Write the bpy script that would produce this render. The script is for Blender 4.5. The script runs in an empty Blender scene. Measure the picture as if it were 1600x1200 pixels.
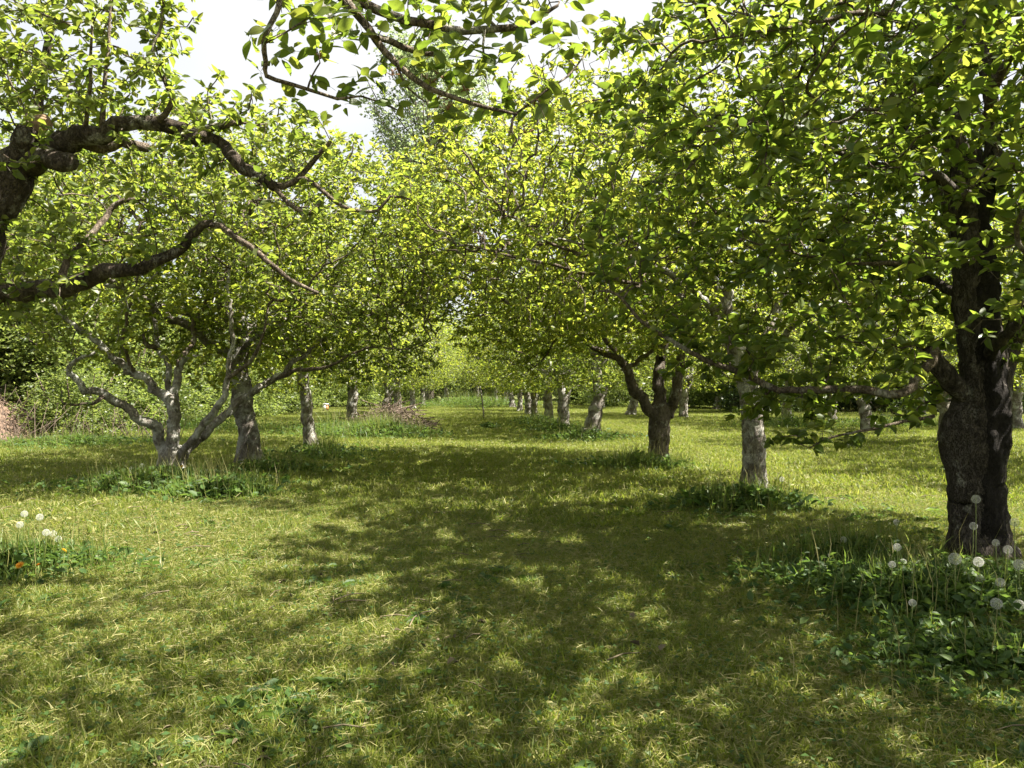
import bpy, math, random
import numpy as np
from mathutils import Vector, Matrix, Euler

# ------------------------------------------------------------------ camera, sky, sun, exposure
SC = bpy.context.scene
COL = SC.collection
R = math.radians
EYE = 1.08
cam_data = bpy.data.cameras.new('camera')
cam = bpy.data.objects.new('camera', cam_data)
COL.objects.link(cam)
SC.camera = cam
cam_data.sensor_width = 36.0
cam_data.lens = 28.125
cam_data.clip_start = 0.05
cam_data.clip_end = 2000.0
CAM_E = Euler((R(90.23), 0.0, R(-2.75)))
cam.location = (0, 0, EYE)
cam.rotation_euler = CAM_E

SUN_AZ, SUN_EL = 96.0, 57.0          # azimuth from +Y towards +X
world = bpy.data.worlds.new('World')
SC.world = world
world.use_nodes = True
wn = world.node_tree.nodes
sky = wn.new('ShaderNodeTexSky')
sky.sky_type = 'NISHITA'
sky.sun_disc = False
sky.sun_elevation = R(SUN_EL)
sky.sun_rotation = R(SUN_AZ)
sky.air_density = 1.0
sky.dust_density = 4.0
sky.ozone_density = 1.0
bg = wn['Background']
bg.inputs['Strength'].default_value = 0.05
# thin bright high cloud over the clear sky
wl = world.node_tree.links
wtc = wn.new('ShaderNodeTexCoord'); wnz = wn.new('ShaderNodeTexNoise'); wrp = wn.new('ShaderNodeValToRGB'); wmx = wn.new('ShaderNodeMix')
wnz.inputs['Scale'].default_value = 1.7; wnz.inputs['Detail'].default_value = 5.0
wl.new(wtc.outputs['Generated'], wnz.inputs['Vector']); wl.new(wnz.outputs[0], wrp.inputs[0])
wrp.color_ramp.elements[0].position = .34; wrp.color_ramp.elements[0].color = (.35, .35, .35, 1)
wrp.color_ramp.elements[1].position = .58; wrp.color_ramp.elements[1].color = (.95, .95, .95, 1)
wmx.data_type = 'RGBA'
wl.new(wrp.outputs[0], wmx.inputs[0]); wl.new(sky.outputs[0], wmx.inputs[6]); wmx.inputs[7].default_value = (4.3, 4.33, 4.38, 1)
wl.new(wmx.outputs[2], bg.inputs[0])
sun_data = bpy.data.lights.new('sun', 'SUN')
sun_data.energy = 5.0
sun_data.angle = R(0.53)
sun_data.color = (1.0, 0.94, 0.82)
sun = bpy.data.objects.new('sun', sun_data)
COL.objects.link(sun)
sv = Vector((math.sin(R(SUN_AZ)) * math.cos(R(SUN_EL)), math.cos(R(SUN_AZ)) * math.cos(R(SUN_EL)), math.sin(R(SUN_EL))))
sun.rotation_euler = sv.to_track_quat('Z', 'Y').to_euler()
sun.location = (20, 10, 30)
SC.view_settings.view_transform = 'Standard'
SC.view_settings.look = 'None'
SC.view_settings.gamma = 1.0
SC.view_settings.use_curve_mapping = False
SC.view_settings.exposure = 2.3
SC.render.engine = 'CYCLES'
SC.cycles.use_denoising = True
SC.cycles.denoiser = 'OPENIMAGEDENOISE'
SC.cycles.max_bounces = 8
SC.cycles.diffuse_bounces = 4
SC.cycles.transmission_bounces = 6
SC.cycles.glossy_bounces = 2

rng = np.random.default_rng(7)
random.seed(7)

# ------------------------------------------------------------------ geometry helpers
FPX = 1250.0
CAM_M = CAM_E.to_matrix()


def at(px, py, Y):
    """Point seen at photo pixel (1600x1200) in the vertical plane Y metres ahead."""
    d = CAM_M @ Vector(((px - 800) / FPX, (600 - py) / FPX, -1.0))
    t = Y / d.y
    return np.array((d.x * t, Y, EYE + d.z * t))


def onground(px, Y):
    p = at(px, 605, Y)
    return np.array((p[0], Y, H(p[0], Y)))


def smooth(a, b, x):
    t = np.clip((x - a) / (b - a), 0, 1)
    return t * t * (3 - 2 * t)


def H(x, y):
    """Terrain height: almost flat orchard floor, an earth bank far on the left."""
    x = np.asarray(x, float); y = np.asarray(y, float)
    h = 0.018 * np.sin(x * 1.3 + 0.6 * y) + 0.014 * np.sin(1.7 * y - 0.8 * x + 1.0) + 0.008 * np.sin(4.1 * x + 1.2) * np.sin(3.3 * y)
    bank = 1.5 * smooth(-8.6, -11.6, x - 0.05 * (y - 16)) * smooth(6, 11, y) * (1 - smooth(30, 42, y))
    return h + bank


def wave3(seed, wl, n=9):
    r = np.random.default_rng(seed)
    k = r.normal(size=(n, 3)); k /= np.linalg.norm(k, axis=1)[:, None]
    k *= (2 * math.pi / wl) * r.uniform(0.7, 1.5, (n, 1))
    ph = r.uniform(0, 6.28, n)
    return lambda p: np.sin(p @ k.T + ph).sum(1) / math.sqrt(n)


def norm(v):
    return v / np.maximum(np.linalg.norm(v, axis=-1, keepdims=True), 1e-9)


def new_mesh(name, V, F, mats, mi=None, smooth_on=True):
    """V (n,3); F list of (m,k) int arrays; mi material index list per face array."""
    me = bpy.data.meshes.new(name)
    V = np.asarray(V, np.float32)
    me.vertices.add(len(V)); me.vertices.foreach_set('co', V.ravel())
    loops = np.concatenate([f.ravel() for f in F]).astype(np.int32)
    tot = np.concatenate([np.full(len(f), f.shape[1]) for f in F]).astype(np.int32)
    st = np.concatenate([[0], np.cumsum(tot)[:-1]]).astype(np.int32)
    me.loops.add(len(loops)); me.loops.foreach_set('vertex_index', loops)
    me.polygons.add(len(tot)); me.polygons.foreach_set('loop_start', st)
    try:
        me.polygons.foreach_set('loop_total', tot)
    except Exception:
        pass
    for m in mats:
        me.materials.append(m)
    if mi is not None:
        idx = np.concatenate([np.asarray(m, np.int32) if np.ndim(m) else np.full(len(f), m, np.int32) for f, m in zip(F, mi)])
        me.polygons.foreach_set('material_index', idx)
    if smooth_on:
        me.polygons.foreach_set('use_smooth', np.ones(len(tot), bool))
    me.update(calc_edges=True)
    return me


def link(name, me, parent=None, loc=(0, 0, 0)):
    o = bpy.data.objects.new(name, me)
    COL.objects.link(o)
    o.location = loc
    if parent:
        o.parent = parent
    return o


def tag(o, label=None, cat=None, group=None, kind=None):
    for k, v in (('label', label), ('category', cat), ('group', group), ('kind', kind)):
        if v:
            o[k] = v
    return o


def empty(name, loc, label, cat, group=None, rz=0.0):
    o = bpy.data.objects.new(name, None)
    COL.objects.link(o)
    o.location = tuple(loc); o.rotation_euler = (0, 0, rz)
    o.empty_display_size = 0.3
    return tag(o, label, cat, group)


class MB:
    """Collects pieces into one mesh."""
    def __init__(s):
        s.V = []; s.F = []; s.M = []; s.n = 0

    def add(s, V, F, m=0):
        V = np.asarray(V, float)
        s.V.append(V)
        for f in F:
            if len(f):
                s.F.append(np.asarray(f) + s.n); s.M.append(m)
        s.n += len(V)

    def mesh(s, name, mats, smooth_on=True):
        return new_mesh(name, np.concatenate(s.V), s.F, mats, s.M, smooth_on)


def tube(P, r, sides, lump=0.0, seed=0, cap=True):
    """Tube through points P (n,3) with radii r (n)."""
    P = np.asarray(P, float); r = np.asarray(r, float); n = len(P)
    T = np.gradient(P, axis=0) if n > 2 else np.repeat((P[1:] - P[:1]), 2, 0)
    T = norm(T)
    m = np.abs(T.mean(0)); ref = np.zeros(3); ref[int(np.argmin(m))] = 1
    U = norm(np.cross(T, ref)); W = np.cross(T, U)
    a = np.arange(sides) * 2 * math.pi / sides
    ca, sa = np.cos(a), np.sin(a)
    N = U[:, None, :] * ca[None, :, None] + W[:, None, :] * sa[None, :, None]
    rr = np.repeat(r[:, None], sides, 1)
    V = P[:, None, :] + N * rr[:, :, None]
    if lump:
        f1 = wave3(seed, 0.55); f2 = wave3(seed + 5, 0.16); f3 = wave3(seed + 9, 0.07)
        q = V.reshape(-1, 3) * np.array((1, 1, 0.55))
        d = (f1(q) * 0.5 + f2(q) * 0.36 + f3(q) * 0.2).reshape(n, sides) * lump
        if sides > 30:
            d = d + (np.abs(wave3(seed + 11, .05)(q * np.array((1, 1, .35)))).reshape(n, sides) - .7) * .035
        V = P[:, None, :] + N * (rr * (1 + d))[:, :, None]
    V = V.reshape(-1, 3)
    i = np.arange(n - 1)[:, None] * sides + np.arange(sides)[None, :]
    j = np.arange(n - 1)[:, None] * sides + (np.arange(sides)[None, :] + 1) % sides
    Q = np.stack([i, j, j + sides, i + sides], -1).reshape(-1, 4)
    F = [Q]
    if cap:
        V = np.concatenate([V, P[-1:] + T[-1:] * r[-1] * 0.35])
        k = np.arange(sides); b = (n - 1) * sides
        F.append(np.stack([b + k, b + (k + 1) % sides, np.full(sides, len(V) - 1)], -1))
    return V, F


def resample(pts, step, jit=0.0, r_=None):
    """Catmull-Rom through [(point, radius)...] -> dense P, r."""
    p = np.array([np.asarray(a[0], float) for a in pts]); rad = np.array([a[1] for a in pts])
    if len(p) == 2:
        p = np.array([p[0], (p[0] + p[1]) / 2, p[1]]); rad = np.array([rad[0], rad[:2].mean(), rad[1]])
    e = np.concatenate([[2 * p[0] - p[1]], p, [2 * p[-1] - p[-2]]])
    P, Rr = [], []
    for k in range(len(p) - 1):
        n = max(2, int(np.linalg.norm(p[k + 1] - p[k]) / step) + 1)
        t = np.linspace(0, 1, n, endpoint=False)[:, None]
        a, b, c, d = e[k], e[k + 1], e[k + 2], e[k + 3]
        P.append(0.5 * (2 * b + (c - a) * t + (2 * a - 5 * b + 4 * c - d) * t * t + (3 * b - a - 3 * c + d) * t ** 3))
        Rr.append(rad[k] + (rad[k + 1] - rad[k]) * t[:, 0])
    P = np.concatenate(P + [p[-1:]]); Rr = np.concatenate(Rr + [rad[-1:]])
    if jit and r_ is not None:
        nz = r_.normal(size=P.shape)
        nz = (nz + np.roll(nz, 1, 0) + np.roll(nz, -1, 0)) / 1.7
        nz[0] = 0
        P = P + nz * jit * np.minimum(Rr, 0.05)[:, None]
    return P, Rr


LEAF_T = np.array([(0, 0, 0), (.34, .5, .10), (.72, .36, .05), (1, 0, -.14), (.72, -.36, .05), (.34, -.5, .10)], float)
LEAF_Q = np.array([(0, 3, 2, 1), (0, 5, 4, 3)])
LEAF2_T = np.array([(0, 0, 0), (.45, -.5, .07), (1, 0, -.1), (.45, .5, .07)], float)
LEAF2_Q = np.array([(0, 1, 2, 3)])
BLADE_T = np.array([(0, .5, 0), (0, -.5, 0), (.55, .4, .0), (.55, -.4, .0), (1, 0, -.22)], float)
BLADE_Q = np.array([(0, 1, 3, 2)]); BLADE_TRI = np.array([(2, 3, 4)])


def place(tpl, faces, P, X, N, L, W, curl=None):
    n, k = len(P), len(tpl)
    X = norm(X); N = norm(N - X * (N * X).sum(1, keepdims=True)); Y = np.cross(N, X)
    cz = L if curl is None else L * curl
    V = (P[:, None, :] + X[:, None, :] * (tpl[None, :, 0, None] * L[:, None, None])
         + Y[:, None, :] * (tpl[None, :, 1, None] * W[:, None, None])
         + N[:, None, :] * (tpl[None, :, 2, None] * cz[:, None, None])).reshape(-1, 3)
    off = (np.arange(n) * k)[:, None, None]
    return V, [(f[None] + off).reshape(-1, f.shape[1]) for f in faces]


# ------------------------------------------------------------------ materials
def mat(name):
    m = bpy.data.materials.new(name); m.use_nodes = True
    nt = m.node_tree
    return m, nt, nt.nodes['Principled BSDF'], nt.nodes['Material Output']


def ramp(nt, fac, stops):
    n = nt.nodes.new('ShaderNodeValToRGB')
    el = n.color_ramp.elements
    while len(el) < len(stops):
        el.new(0.5)
    for e, (p, c) in zip(el, stops):
        e.position = p; e.color = (*c, 1)
    nt.links.new(fac, n.inputs[0])
    return n.outputs[0]


def noise(nt, scale, detail=4, rough=0.55, vec=None, kind='ShaderNodeTexNoise'):
    n = nt.nodes.new(kind)
    n.inputs['Scale'].default_value = scale
    if 'Detail' in n.inputs:
        n.inputs['Detail'].default_value = detail
        n.inputs['Roughness'].default_value = rough
    if vec is not None:
        nt.links.new(vec, n.inputs['Vector'])
    return n


def math_node(nt, op, a, b=None):
    n = nt.nodes.new('ShaderNodeMath'); n.operation = op
    for i, v in enumerate((a, b)):
        if v is None:
            continue
        if isinstance(v, (int, float)):
            n.inputs[i].default_value = v
        else:
            nt.links.new(v, n.inputs[i])
    return n.outputs[0]


def mixcol(nt, fac, a, b):
    n = nt.nodes.new('ShaderNodeMix'); n.data_type = 'RGBA'
    if isinstance(fac, (int, float)):
        n.inputs[0].default_value = fac
    else:
        nt.links.new(fac, n.inputs[0])
    for k, v in ((6, a), (7, b)):
        if isinstance(v, tuple):
            n.inputs[k].default_value = (*v, 1)
        else:
            nt.links.new(v, n.inputs[k])
    return n.outputs[2]


def leaf_material(name, stops, tstops, trans=0.42, rough=0.42, patch=None, spec=0.35, under=None):
    m, nt, bs, out = mat(name)
    geo = nt.nodes.new('ShaderNodeNewGeometry'); oi = nt.nodes.new('ShaderNodeObjectInfo')
    f = math_node(nt, 'FRACT', math_node(nt, 'ADD', geo.outputs['Random Per Island'], oi.outputs['Random']))
    c = ramp(nt, f, stops); t = ramp(nt, f, tstops)
    if patch:
        sxp = nt.nodes.new('ShaderNodeSeparateXYZ'); nt.links.new(geo.outputs['Position'], sxp.inputs[0])
        stripe = math_node(nt, 'SINE', math_node(nt, 'MULTIPLY', sxp.outputs[0], 5.4))
        nz = noise(nt, patch[0], 3, 0.6, geo.outputs['Position'])
        pf = ramp(nt, nz.outputs[0], [(patch[1], (0, 0, 0)), (patch[2], (1, 1, 1))])
        pf = math_node(nt, 'MULTIPLY', pf, math_node(nt, 'ADD', .72, math_node(nt, 'MULTIPLY', stripe, .28)))
        c = mixcol(nt, pf, c, patch[3]); t = mixcol(nt, pf, t, patch[4])
    if under:                                        # paler, matter underside
        c = mixcol(nt, math_node(nt, 'MULTIPLY', geo.outputs['Backfacing'], .55), c, under)
    nt.links.new(c, bs.inputs['Base Color'])
    bs.inputs['Roughness'].default_value = rough
    bs.inputs['Specular IOR Level'].default_value = spec
    tr = nt.nodes.new('ShaderNodeBsdfTranslucent'); nt.links.new(t, tr.inputs[0])
    mx = nt.nodes.new('ShaderNodeMixShader'); mx.inputs[0].default_value = trans
    nt.links.new(bs.outputs[0], mx.inputs[1]); nt.links.new(tr.outputs[0], mx.inputs[2])
    nt.links.new(mx.outputs[0], out.inputs[0])
    return m


M_LEAF = leaf_material('apple_leaf',
    [(0, (.055, .085, .016)), (.5, (.09, .115, .02)), (.85, (.12, .14, .024)), (1, (.14, .14, .03))],
    [(0, (.26, .36, .035)), (.6, (.40, .48, .05)), (1, (.52, .52, .07))], 0.5, under=(.125, .145, .06))
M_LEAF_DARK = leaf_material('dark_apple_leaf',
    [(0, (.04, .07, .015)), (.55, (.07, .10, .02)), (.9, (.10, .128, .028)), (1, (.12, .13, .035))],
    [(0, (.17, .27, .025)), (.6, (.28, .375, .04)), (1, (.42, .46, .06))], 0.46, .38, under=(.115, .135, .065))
M_LEAF_L = leaf_material('apple_leaf_pale',
    [(0, (.06, .09, .02)), (.5, (.09, .118, .026)), (1, (.125, .14, .04))],
    [(0, (.20, .29, .035)), (.6, (.31, .39, .045)), (1, (.42, .46, .07))], 0.47, under=(.12, .14, .065))
M_SHRUB = leaf_material('shrub_leaf',
    [(0, (.055, .085, .025)), (.6, (.085, .115, .032)), (1, (.12, .135, .05))],
    [(0, (.22, .31, .06)), (1, (.35, .41, .09))], 0.46)
M_DARKLEAF = leaf_material('hedge_leaf',
    [(0, (.025, .045, .015)), (1, (.05, .075, .025))], [(0, (.08, .13, .02)), (1, (.13, .18, .03))], 0.3)
M_POPLAR = leaf_material('hazed_poplar_leaf',  # leaf colour lightened to paint distance haze onto the poplar
    [(0, (.09, .12, .06)), (1, (.12, .15, .08))], [(0, (.30, .40, .16)), (1, (.38, .46, .2))], 0.5)
M_GRASS = leaf_material('mown_grass',
    [(0, (.06, .095, .014)), (.45, (.10, .135, .02)), (.75, (.155, .175, .032)), (1, (.25, .235, .075))],
    [(0, (.18, .27, .02)), (.5, (.28, .36, .03)), (1, (.42, .42, .09))], 0.42, 0.5,
    (1.6, .47, .72, (.165, .175, .042), (.31, .35, .06)))
M_CLIP = leaf_material('grass_clippings',
    [(0, (.16, .165, .045)), (.6, (.24, .225, .08)), (1, (.33, .30, .14))],
    [(0, (.30, .28, .10)), (1, (.42, .38, .18))], 0.3, 0.55)
M_TALL = leaf_material('long_grass',
    [(0, (.06, .105, .02)), (.7, (.09, .135, .03)), (1, (.16, .17, .06))],
    [(0, (.16, .26, .03)), (1, (.32, .38, .08))], 0.42, 0.45)
M_WEED = leaf_material('weed_leaf',
    [(0, (.03, .065, .018)), (.7, (.055, .095, .025)), (1, (.08, .12, .035))],
    [(0, (.10, .19, .03)), (1, (.2, .3, .05))], 0.35, 0.5, None, .2)


def bark_material(name, dark, mid, pale, lichen, amount=0.5, streak=None):
    m, nt, bs, out = mat(name)
    tc = nt.nodes.new('ShaderNodeTexCoord')
    mp = nt.nodes.new('ShaderNodeMapping'); mp.inputs['Scale'].default_value = (1, 1, 0.45)
    nt.links.new(tc.outputs['Object'], mp.inputs[0])
    n1 = noise(nt, 9, 6, 0.65, mp.outputs[0]); n2 = noise(nt, 42, 5, 0.6, mp.outputs[0])
    n3 = noise(nt, 5.5, 6, 0.7, tc.outputs['Object'])
    vo = nt.nodes.new('ShaderNodeTexVoronoi'); vo.feature = 'DISTANCE_TO_EDGE'; vo.inputs['Scale'].default_value = 34
    wp = nt.nodes.new('ShaderNodeVectorMath'); wp.operation = 'MULTIPLY_ADD'
    nt.links.new(n1.outputs['Color'], wp.inputs[0]); wp.inputs[1].default_value = (.3, .3, .3); nt.links.new(mp.outputs[0], wp.inputs[2])
    nt.links.new(wp.outputs[0], vo.inputs['Vector'])
    base = ramp(nt, math_node(nt, 'MULTIPLY_ADD', n1.outputs[0], 0.6) if False else math_node(nt, 'ADD', math_node(nt, 'MULTIPLY', n1.outputs[0], .55), math_node(nt, 'MULTIPLY', n2.outputs[0], .45)),
                [(.34, dark), (.5, mid), (.66, pale)])
    crack = ramp(nt, vo.outputs[0], [(0, (0, 0, 0)), (.09, (1, 1, 1))])
    base = mixcol(nt, math_node(nt, 'MULTIPLY', math_node(nt, 'SUBTRACT', 1.0, crack), .4), base, dark)
    lf = ramp(nt, n3.outputs[0], [(.62 - .22 * amount, (0, 0, 0)), (.70 - .18 * amount, (1, 1, 1))])
    base = mixcol(nt, lf, base, lichen)
    if streak:                                   # dark wet hollow running down the trunk
        sx = nt.nodes.new('ShaderNodeSeparateXYZ'); nt.links.new(tc.outputs['Object'], sx.inputs[0])
        off = math_node(nt, 'ADD', math_node(nt, 'SUBTRACT', sx.outputs[0], streak[0]), math_node(nt, 'MULTIPLY', math_node(nt, 'SUBTRACT', n1.outputs[0], .5), .22))
        a = math_node(nt, 'LESS_THAN', math_node(nt, 'ABSOLUTE', off), streak[1])
        b = math_node(nt, 'LESS_THAN', sx.outputs[1], 0.02)
        z = math_node(nt, 'GREATER_THAN', math_node(nt, 'ADD', sx.outputs[2], math_node(nt, 'MULTIPLY', n3.outputs[0], .3)), streak[2])
        k = math_node(nt, 'MULTIPLY', math_node(nt, 'MULTIPLY', a, b), z)
        base = mixcol(nt, math_node(nt, 'MULTIPLY', k, .9), base, (.012, .010, .009))
    nt.links.new(base, bs.inputs['Base Color'])
    bs.inputs['Roughness'].default_value = 0.9
    bs.inputs['Specular IOR Level'].default_value = 0.15
    hsum = math_node(nt, 'ADD', math_node(nt, 'MULTIPLY', crack, .5), math_node(nt, 'ADD', n1.outputs[0], math_node(nt, 'MULTIPLY', n2.outputs[0], .6)))
    bp = nt.nodes.new('ShaderNodeBump'); bp.inputs['Strength'].default_value = 1.0; bp.inputs['Distance'].default_value = .03
    nt.links.new(hsum, bp.inputs['Height']); nt.links.new(bp.outputs[0], bs.inputs['Normal'])
    return m


M_BARK = bark_material('apple_bark', (.035, .028, .022), (.12, .10, .08), (.20, .17, .14), (.30, .29, .25), .3)
M_BARK_PALE = bark_material('pale_apple_bark', (.06, .05, .042), (.21, .185, .155), (.32, .29, .25), (.46, .45, .41), .7)  # whitish patches are lichen and also painted sunlit spots on the limbs
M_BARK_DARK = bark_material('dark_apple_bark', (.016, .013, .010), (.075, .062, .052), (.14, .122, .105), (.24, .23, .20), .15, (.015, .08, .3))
M_BARK_FG = bark_material('shaded_brown_apple_bark', (.022, .017, .013), (.075, .058, .045), (.16, .135, .11), (.27, .255, .22), .3)  # brown bark darkened in colour for limbs that hang in shade
M_BARK_ROW = bark_material('grey_row_bark', (.06, .05, .042), (.19, .165, .14), (.30, .27, .235), (.44, .43, .39), .7)
M_TWIG = bark_material('twig_bark', (.06, .045, .035), (.16, .125, .095), (.25, .21, .165), (.32, .30, .25), .3)


def plain(name, col, rough=0.7, var=0.3, scale=20):
    m, nt, bs, out = mat(name)
    n = noise(nt, scale, 4)
    tc = nt.nodes.new('ShaderNodeTexCoord'); nt.links.new(tc.outputs['Object'], n.inputs['Vector'])
    c = ramp(nt, n.outputs[0], [(.3, tuple(v * (1 - var) for v in col)), (.7, tuple(min(1, v * (1 + var)) for v in col))])
    nt.links.new(c, bs.inputs['Base Color']); bs.inputs['Roughness'].default_value = rough
    return m


M_CUT = plain('cut_wood', (.20, .125, .07), .8, .5, 30)
M_STICK = plain('dead_stick', (.105, .075, .057), .9, .5, 9)
M_STEM = plain('dandelion_stem', (.17, .2, .06), .5)
M_YELLOW = plain('yellow_petal', (.72, .42, .01), .6)
M_ORANGE = plain('orange_petal', (.80, .33, .01), .6)
M_PETAL = leaf_material('blossom_petal', [(0, (.75, .7, .68)), (1, (.8, .78, .75))], [(0, (.8, .75, .72)), (1, (.8, .8, .78))], .35)
M_BROWN = plain('withered_blossom', (.20, .10, .045), .8)
M_FALLEN = plain('fallen_leaf', (.105, .082, .045), .8)
M_WHITE = plain('white_paint', (.78, .77, .74), .5, .05)
M_RUST = plain('rusty_orange_paint', (.5, .17, .07), .6)
M_FLUFF = leaf_material('dandelion_fluff', [(0, (.62, .62, .58)), (1, (.75, .75, .71))], [(0, (.6, .6, .56)), (1, (.7, .7, .66))], .4, .8)

nt = M_FLUFF.node_tree; out = nt.nodes['Material Output']; old = out.inputs[0].links[0].from_socket
tpn = nt.nodes.new('ShaderNodeBsdfTransparent'); mxn = nt.nodes.new('ShaderNodeMixShader'); mxn.inputs[0].default_value = .48
nt.links.new(old, mxn.inputs[1]); nt.links.new(tpn.outputs[0], mxn.inputs[2]); nt.links.new(mxn.outputs[0], out.inputs[0])

# soil / turf under the blades
M_GROUND, nt, bs, out = mat('turf_soil')
geo = nt.nodes.new('ShaderNodeNewGeometry')
g1 = noise(nt, .9, 3, .6, geo.outputs['Position']); g2 = noise(nt, 14, 6, .7, geo.outputs['Position']); g3 = noise(nt, 90, 4, .7, geo.outputs['Position'])
gm = math_node(nt, 'ADD', math_node(nt, 'MULTIPLY', g2.outputs[0], .5), math_node(nt, 'MULTIPLY', g3.outputs[0], .5))
c = ramp(nt, gm, [(.38, (.028, .034, .012)), (.52, (.075, .09, .024)), (.66, (.21, .20, .07))])
c = mixcol(nt, ramp(nt, g1.outputs[0], [(.46, (0, 0, 0)), (.66, (.5, .5, .5))]), c, (.19, .185, .065))
nt.links.new(c, bs.inputs['Base Color']); bs.inputs['Roughness'].default_value = .95; bs.inputs['Specular IOR Level'].default_value = .1
bp = nt.nodes.new('ShaderNodeBump'); bp.inputs['Strength'].default_value = 1; bp.inputs['Distance'].default_value = .03
nt.links.new(gm, bp.inputs['Height']); nt.links.new(bp.outputs[0], bs.inputs['Normal'])

M_EARTH, nt, bs, out = mat('reddish_earth')
geo = nt.nodes.new('ShaderNodeNewGeometry')
g2 = noise(nt, 5, 6, .7, geo.outputs['Position'])
c = ramp(nt, g2.outputs[0], [(.35, (.06, .038, .026)), (.55, (.14, .09, .062)), (.7, (.20, .14, .10))])
nt.links.new(c, bs.inputs['Base Color']); bs.inputs['Roughness'].default_value = .95
bp = nt.nodes.new('ShaderNodeBump'); bp.inputs['Distance'].default_value = .08
nt.links.new(g2.outputs[0], bp.inputs['Height']); nt.links.new(bp.outputs[0], bs.inputs['Normal'])

# ------------------------------------------------------------------ ground
ax = np.unique(np.concatenate([np.linspace(-400, -30, 16), np.linspace(-30, 30, 181), np.linspace(30, 400, 16)]))
ay = np.unique(np.concatenate([np.linspace(-100, -8, 8), np.linspace(-8, 60, 205), np.linspace(60, 600, 18)]))
GX, GY = np.meshgrid(ax, ay)
V = np.stack([GX, GY, H(GX, GY)], -1).reshape(-1, 3)
nx = len(ax)
i = (np.arange(len(ay) - 1)[:, None] * nx + np.arange(nx - 1)[None, :])
F = np.stack([i, i + 1, i + nx + 1, i + nx], -1).reshape(-1, 4)
cen = V[F].mean(1)
earth = (cen[:, 0] - .05 * (cen[:, 1] - 16) < -8.7) & (cen[:, 1] > 12) & (cen[:, 1] < 18.5) & (cen[:, 0] > -14)
me = new_mesh('orchard_ground', V, [F[~earth], F[earth]], [M_GROUND, M_EARTH], [0, 1])
tag(link('ground', me), 'mown orchard lawn with an earth bank far to the left', None, None, 'structure')

# ------------------------------------------------------------------ mown grass: patches of real blades scattered as one stuff object
def blade_patch(name, radius, n, hmin, hmax, wid, clip=0.3, seed=0):
    r = np.random.default_rng(seed)
    rad = radius * np.sqrt(r.uniform(0, 1, n)); a = r.uniform(0, 6.283, n)
    P = np.stack([rad * np.cos(a), rad * np.sin(a), np.full(n, -.006)], 1)
    tuft = wave3(seed + 3, .22)(P)
    nc = int(n * clip)
    L = r.uniform(hmin, hmax, n) * (1 + .35 * tuft)
    X = np.stack([r.normal(0, .55, n), r.normal(0, .55, n), r.uniform(.35, 1.0, n)], 1)
    X[:nc, 2] = r.uniform(-.02, .25, nc)
    P[:nc, 2] = r.uniform(.008, .03, nc)
    L[:nc] *= r.uniform(.5, 1.25, nc)
    N = np.stack([r.normal(0, 1, n), r.normal(0, 1, n), r.uniform(.2, .8, n)], 1)
    W = wid * r.uniform(.7, 1.4, n); W[:nc] *= .6
    mb = MB()
    for s, e, m in ((0, nc, 1), (nc, n, 0)):
        v, f = place(BLADE_T, [BLADE_Q, BLADE_TRI], P[s:e], X[s:e], N[s:e], np.abs(L[s:e]) + .01, W[s:e])
        mb.add(v, f, m)
    # a few clover-like leaflets between the blades
    k = n // 40
    a = r.uniform(0, 6.283, k); rad = radius * np.sqrt(r.uniform(0, 1, k))
    P = np.stack([rad * np.cos(a), rad * np.sin(a), r.uniform(.015, .04, k)], 1)
    th = r.uniform(0, 6.283, k)
    v, f = place(LEAF2_T, [LEAF2_Q], P, np.stack([np.cos(th), np.sin(th), r.uniform(-.1, .4, k)], 1),
                 np.stack([r.normal(0, .3, k), r.normal(0, .3, k), np.ones(k)], 1), r.uniform(.012, .026, k), r.uniform(.012, .02, k))
    mb.add(v, f, 2)
    return mb.mesh(name, [M_GRASS, M_CLIP, M_WEED])


pc = bpy.data.collections.new('blade_patches')
specs = [(.42, 3600, .018, .045, .0040), (.42, 3600, .022, .056, .0038), (.42, 3600, .016, .042, .0042),
         (1.0, 5200, .03, .075, .009), (1.0, 5200, .03, .065, .010)]
for q, (rad, n, h0, h1, w) in enumerate(specs):
    o = bpy.data.objects.new('grass_patch_%c' % 'abcde'[q], blade_patch('grass_patch', rad, n, h0, h1, w, (.15, .09, .2, .12, .16)[q], 50 + q))
    pc.objects.link(o)
def rosette_patch(name, seed):
    r = np.random.default_rng(seed); mb = MB()
    for q in range(5):
        c = np.array((r.uniform(-.25, .25), r.uniform(-.25, .25), .012)); n = int(r.integers(7, 13))
        a = np.arange(n) * 2.4 + r.uniform(0, 6); L = r.uniform(.035, .085, n)
        v, f = place(LEAF_T, [LEAF_Q], np.tile(c, (n, 1)), np.stack([np.cos(a), np.sin(a), r.uniform(.1, .6, n)], 1), np.stack([r.normal(0, .2, n), r.normal(0, .2, n), np.ones(n)], 1), L, L * r.uniform(.3, .55, n), r.uniform(0, 3, n))
        mb.add(v, f)
    return mb.mesh(name, [M_WEED])


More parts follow.
